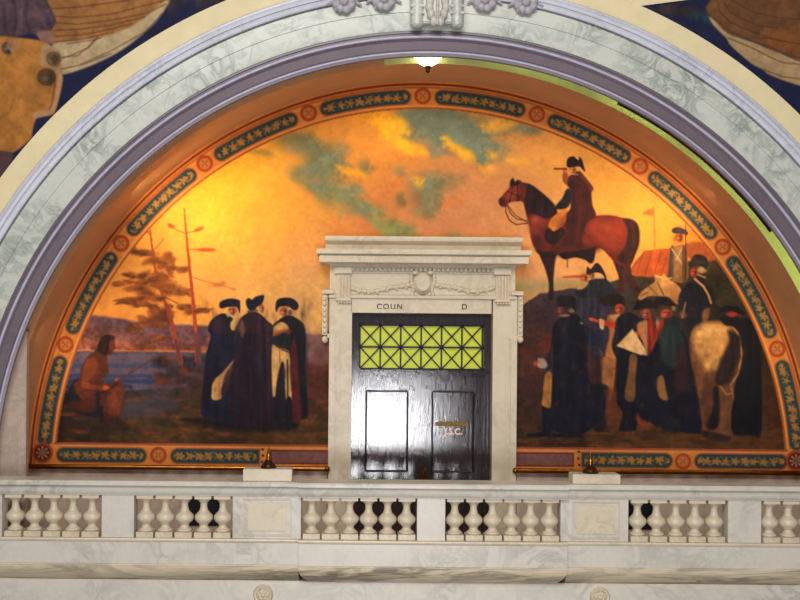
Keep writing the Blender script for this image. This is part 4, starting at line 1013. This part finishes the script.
# ---- balustrade
DR = 14.3
def bz(y, D=DR-.12): return wz(y, D)
def bxx(p, D=DR-.12): return wx(p, D, 518)
bal = empty('balustrade', (CX, DR-DF, 0)); tag(bal, 'long white marble balustrade with turned balusters and panelled piers in front of the door', 'balustrade')
OB = Matrix.Translation((-CX, -(DR-DF), 0))
def bpart(m, name, mat, parent=None, auto=0, label=None):
    bmesh.ops.transform(m.b, matrix=OB, verts=m.b.verts); o = m.done(name, mat, parent or bal, auto=auto)
    if label: o['label'] = label
    return o
YR = DR-DF; YF = YR-.12                          # axis and front face
PR = [(-.05, 543.3), (-.03, 542.8), (0, 541.5)]
segs = ((-6.3, bxx(299), 0), (bxx(299), bxx(566.5), .06), (bxx(566.5), 8.4, 0))
zb, zp, z497, z481 = bz(543.2), bz(540.3), bz(497.6), bz(482.5)
for (a, b2, pj) in segs:
    m = M(); f = YF-pj; bk = YR+.15
    P = [(bk, z481), (f-.085, z481), (f-.105, z481-.02), (f-.105, z481-.062), (f-.085, z481-.078), (f-.05, z481-.09), (f-.045, z481-.155), (f-.03, z481-.185), (f-.012, z497+.006), (f-.012, z497), (bk, z497)]
    m.sweep_x(P, a, b2); bpart(m, 'handrail', MAR, auto=25)
    m = M()                                        # plinth, frieze and the hollow below
    P = [(bk, zp), (f-.03, zp), (f-.04, zp-.02), (f-.03, zp-.045), (f-.02, zp-.05)]
    m.sweep_x([*P, (bk, zp-.05)], a, b2); bpart(m, 'plinth', MARB)
    zf, zc_ = bz(565.6), bz(583.5)
    m = M(); m.sweep_x([(bk, zp-.051), (f-.02, zp-.051), (f-.02, zf), (bk, zf)], a, b2); bpart(m, 'frieze', MAR)
    cove = [(f-.03, zf-.001), (f-.035, zf-.025)]+[(f-.03+.15*(t/12)**2.2, zf-.03-(zf-.03-zc_)*t/12) for t in range(13)]
    m = M(); m.sweep_x([(bk, zf-.001)]+cove+[(bk, zc_)], a, b2, True, f-.03 if pj else None); bpart(m, 'cove', MARS)
PED = [(-6.29, bxx(2), 0), (bxx(101.5), bxx(134), 0), (bxx(232.5), bxx(301), 1), (bxx(416.8), bxx(445), 0), (bxx(560.5), bxx(628.5), 1), (bxx(728), bxx(761.5), 0)]
PED.append((2*bxx(421)+0-bxx(8)*1, 8.39, 0)) if False else None
for (a, b2, big) in PED:
    pj = .055 if a > bxx(400) and b2 < bxx(500) else 0
    m = M(); m.box(a+.002, YF-pj, zp+.001, b2-.002, YR+.13, z497-.001, .004)
    p = bpart(m, 'pier', MAR)
    if big:
        m = M()
        x0, x1 = (bxx(243), bxx(291.5)) if a < 0 else (bxx(572), bxx(619.5))
        for (q0, q1, r0, r1) in ((x0, x1, zp+.05, zp+.065), (x0, x1, z497-.045, z497-.03), (x0, x0+.015, zp+.066, z497-.046), (x1-.015, x1, zp+.066, z497-.046)): m.box(q0, YF-.018, r0, q1, YF+.001, r1)
        m.box(x0+.07, YF-.012, zp+.11, x1-.07, YF+.001, z497-.09, .008)
        bpart(m, 'panel_moulding', MARB, p)
        m = M(); m.box(x0-.0, YR-.16, z481+.001, x1, YR+.14, bz(470.3 if a < 0 else 472.6), .008); bpart(m, 'cap_block', MARB)
prof = [(.10,.085),(.108,.098),(.104,.115),(.08,.13),(.062,.15),(.06,.175),(.075,.2),(.108,.228),(.128,.258),(.132,.285),(.126,.315),(.105,.34),(.092,.35),(.09,.358),(.076,.366),(.062,.39),(.053,.42),(.048,.455),(.05,.485),(.06,.51),(.085,.535),(.10,.548),(.10,.558)]
Hb = z497-zp; sc_ = Hb/.615
master = None
BAYS = [(2.5, 5, 3.0, 0), (134.2, 5, 134.8, 0), (302, 6, 302, 1), (445.6, 6, 445.6, 1), (629.5, 5, 629.8, 0), (762, 5, 762.5, 0)]
for (x0, n, xs_, mid) in BAYS:
    pitch = 19.35 if n == 5 else 19.05
    for k in range(n):
        xc = bxx(xs_+pitch*(k+.5)); 
        if master is None:
            m = M(); m.lathe([(r*1.0, zz*sc_) for r, zz in prof], (0, 0, 0), 24)
            m.box(-.121, -.121, .001, .121, .121, .083*sc_, .004); m.box(-.118, -.118, .56*sc_, .118, .118, Hb-.002, .004)
            bmesh.ops.recalc_face_normals(m.b, faces=m.b.faces)
            me = bpy.data.meshes.new('baluster'); m.b.to_mesh(me); m.b.free(); me.shade_smooth(); me.set_sharp_from_angle(angle=R(35)); me.materials.append(MARB)
            master = bpy.data.objects.new('baluster', me); COL.objects.link(master); o = master
        else: o = master.copy(); COL.objects.link(o)
        o.parent = bal; o.location = (xc-CX, -(.03 if mid else 0), zp)
# bronze finials on the cap blocks
for i, (p, yb_) in enumerate(((268.5, 470.3), (590.5, 472.6))):
    fx = wx(p, DR, 470); zz = bz(yb_)
    r = empty('bronze_finial', (fx, YR, zz+.001)); tag(r, 'small bell-shaped bronze finial standing on the %s marble block above the balustrade' % ('left', 'right')[i], 'finial', 'bronze finials on the balustrade')
    M().lathe([(.11, 0), (.115, .012), (.1, .03), (.095, .05), (.075, .065), (.06, .09), (.045, .11)], n=24).done('base', DBRONZE, r, auto=40)
    M().lathe([(.04, .111), (.034, .14), (.03, .15), (.038, .165), (.026, .19), (.02, .22), (.016, .27), (.006, .3)], n=20).done('spire', BRONZE, r, auto=40)
# wall below the balcony
w = M(); w.box(-9.5, YR+.02, -2.5, 11.5, YR+.5, bz(583.6)); w.box(-9.5, YR-.03, -2.5, 11.5, YR+.02, bz(584.2, DR-.15)-.0, .01)
tag(w.done('wall_lower', MAR), kind='structure')
for i, (p, y_) in enumerate(((262, 597.5), (602.5, 600))):
    c0 = W(p, y_, DR-.2); r = M(); r.lathe([(.02, -.05), (.045, -.055), (.06, -.03), (.075, -.028), (.085, -.05), (.105, -.055), (.12, -.03), (.125, .0)], (0, 0, 0), 28, 'Y')
    r.ball((0, -.05, 0), .03)
    for k in range(6): r.ball((.05*cos(k*pi/3), -.04, .05*sin(k*pi/3)), .022, 1, .8, 1, 8)
    bmesh.ops.scale(r.b, vec=(1.15, 1, 1.15), verts=r.b.verts)
    o = r.done('carved_rosette', MARB, auto=40); o.location = (c0[0], YR-.031, c0[2]); tag(o, 'round carved marble rosette under the balcony, %s one of the two' % ('left', 'right')[i], 'rosette', 'rosettes below the balcony')
# ---- keystone and rosettes at the crown
kx = wx(437, DF-.15, 10)
k_ = empty('keystone', (kx, -.06, wz(28, DF-.15, 437))); tag(k_, 'carved white marble keystone bracket with acanthus leaf at top of arch', 'keystone')
z0 = 0; sk = .0146
m = M(); m.box(-16*sk, -.14, .06, 16*sk, .03, 1.0, .02); m.done('block', MARP and MARG, k_)
m = M()
for s in (-1, 1):
    m.lathe([(.03, -.045), (.06, -.05), (.085, -.045), (.1, .0)], (s*20*sk, -.1, .17), 16, 'Y')
    m.tube([(s*20*sk, -.1, 0.03+t*.04) for t in range(24)], .1, 12)
    m.ball((s*20*sk, -.1, .05), .1, 1, 1, .7, 12); m.tube([(s*20*sk-.1, -.17, .2), (s*20*sk+.1, -.17, .2)], .03, 8); m.tube([(s*20*sk-.1, -.17, .3), (s*20*sk+.1, -.17, .3)], .03, 8)
m.done('scroll', MARG, k_, auto=50)
m = M()
for s in (-1, 1):
    for k in range(9): m.ball((s*(.05+.07*abs(sin(k*.7))), -.16-.02*sin(k), .08+k*.1), .075, .8, .8, 1.1, 10)
for k in range(10): m.ball((0, -.19, .06+k*.09), .035, .7, 1, 1.5, 8)
m.done('acanthus_leaf', MAR, k_, auto=60)
ros = None
for i, (p, y_, nm) in enumerate(((344, 1.5, 'leftmost'), (384, -1, 'nearest left'), (485, 0, 'nearest right'), (526, 2.5, 'rightmost'))):
    c0 = W(p, y_, DF-.12); 
    if ros is None:
        m = M(); m.ball((0, -.05, 0), .07, 1, .7, 1); rnd = random.Random(3)
        for k in range(8): m.ball((.115*cos(k*pi/4+.3), -.02, .115*sin(k*pi/4+.3)), .07, 1, .7, 1, 10)
        for k in range(14): a = rnd.uniform(0, 2*pi); q = rnd.uniform(.12, .17); m.ball((q*cos(a), -.01, q*sin(a)*.9), .035, 1, .8, 1, 8)
        for s in (-1, 1):
            for k in range(4): m.ball((s*(.15+k*.03), 0, .02-.02*k), .035-.005*k, 1.3, .7, .8, 8)
        o = ros = m.done('carved_flower', plain('grey_marble_carving', (170,164,170), .5, var=.25, vs=14), auto=60)
    else: o = ros.copy(); COL.objects.link(o)
    o.location = (c0[0], -.10, c0[2]); tag(o, 'carved marble flower cluster at crown of arch, %s of the keystone' % {'leftmost': 'farther left', 'nearest left': 'close left', 'nearest right': 'close right', 'rightmost': 'farther right'}[nm], 'carving', 'carved flowers beside the keystone')
# ---- hanging bowl lamp
LD = 15.07; c0 = W(428, 53.2, LD); lr = 16.2*LD/F
LY = .78; lamp = empty('ceiling_lamp', (c0[0], LD-DF, c0[2])); tag(lamp, 'lit white glass bowl lamp with dark finial under crown of arch', 'lamp')
M().lathe([(.0+.01, -lr*.82), (lr*.3, -lr*.78), (lr*.6, -lr*.6), (lr*.83, -lr*.32), (lr*.96, -.03), (lr, 0.01), (lr*.97, .02)], n=32, sy=LY).done('glass_bowl', GLOBE, lamp, smooth=True)
M().lathe([(.012, -.30), (.035, -.275), (.03, -.25), (.045, -.225), (.05, -.2), (.02, -.19)], n=16).done('finial', DBRONZE, lamp, auto=40)
zt = CZ+math.sqrt((RAD+.40)**2-(c0[0]-CX)**2)-c0[2]
M().lathe([(lr*1.02, .021), (lr*1.0, .05), (.05, .06), (.04, zt)], n=32, sy=LY).done('ceiling_canopy', BRONZE, lamp, auto=40)
# ---- trough light fixture behind the arch, upper right
fx = empty('cove_light', (CX, .28, CZ)); tag(fx, 'dark curved trough light fixture with red edge, behind right side of arch', 'light fixture')
def arcs(prof, a0, a1, n=30):
    m = M(); m.arch(prof, a0=a0, a1=a1, n=n); bmesh.ops.transform(m.b, matrix=Matrix.Translation((-CX, -.28, -CZ)), verts=m.b.verts); return m
arcs([(RAD+.0, .13), (RAD-.0, .17), (RAD+.075, .17), (RAD+.075, .13)], 37, 64, 40).done('housing', DARK, fx, auto=30)
arcs([(RAD+.03, .09), (RAD+.03, .129), (RAD+.055, .129), (RAD+.055, .09)], 37.6, 55).done('edge_strip', plain('red_orange_enamel', (220,80,24), .5), fx, auto=30)
# ---- light
def area(name, loc, target, sx, sy, e, c, spread=180):
    l = bpy.data.lights.new(name, 'AREA'); l.shape = 'RECTANGLE'; l.size = sx; l.size_y = sy; l.energy = e; l.color = c; l.spread = R(spread)
    o = bpy.data.objects.new(name, l); COL.objects.link(o); o.location = loc
    d = Vector(target)-Vector(loc); o.rotation_euler = d.to_track_quat('-Z', 'Y').to_euler(); return o
area('hall_window', (-1.5, -17, 14), (1, 0, 3), 12, 6, 2500, (1, .98, .95))
area('hall_lower_fill', (1, -12, -3.5), (1, 0, 2), 8, 2, 170, (1, .93, .82))  # added fill light to lift the undersides, no known source
area('hall_doorway', (.72, -16.2, -.1), (.72, 0, 0), 1.35, 3.2, 760, (.97, .96, 1.0))
def arc_light(name, ang, rad, y, tgt, e, c, sx=1.4, sy=.25, spread=150):
    a = R(ang); p = (CX-rad*sin(a), y, CZ+rad*cos(a)); area(name, p, tgt, sx, sy, e, c, spread)
WARM = (1.0, .74, .4)
arc_light('cove_lamp', 42, 6.0, .32, (-1.8, YB, 5.0), 30, WARM, 1.6, .3)
arc_light('cove_lamp', -42, 6.0, .34, (3.8, YB, 4.6), 27, WARM, 1.6, .3)
arc_light('cove_lamp', 4, 6.1, .32, (1.0, YB, 5.0), 9, WARM, 1.6, .3)
arc_light('cove_lamp', 68, 6.0, .32, (-3.5, YB, 2.6), 8, WARM, 1.2, .3)
arc_light('cove_lamp', -68, 6.0, .32, (5.2, YB, 2.6), 7, WARM, 1.2, .3)
for ang in (-14, -30, -45, -59, -73):
    a = R(ang); o = area('cove_tube', (CX-6.6*sin(a), .2, CZ+6.6*cos(a)), (CX-6.6*sin(a), 1, CZ+6.6*cos(a)), 1.5, .06, 1.5 if ang < -20 else .7, (.85, 1, .35))
    o.rotation_euler = (R(90), 0, 0); o.rotation_euler = (Matrix.Rotation(-a, 4, 'Y') @ Matrix.Rotation(R(90), 4, 'X')).to_euler()
wd = bpy.data.worlds.new('world'); sc.world = wd; wd.use_nodes = True
wd.node_tree.nodes['Background'].inputs[0].default_value = (.9, .92, 1, 1); wd.node_tree.nodes['Background'].inputs[1].default_value = .16
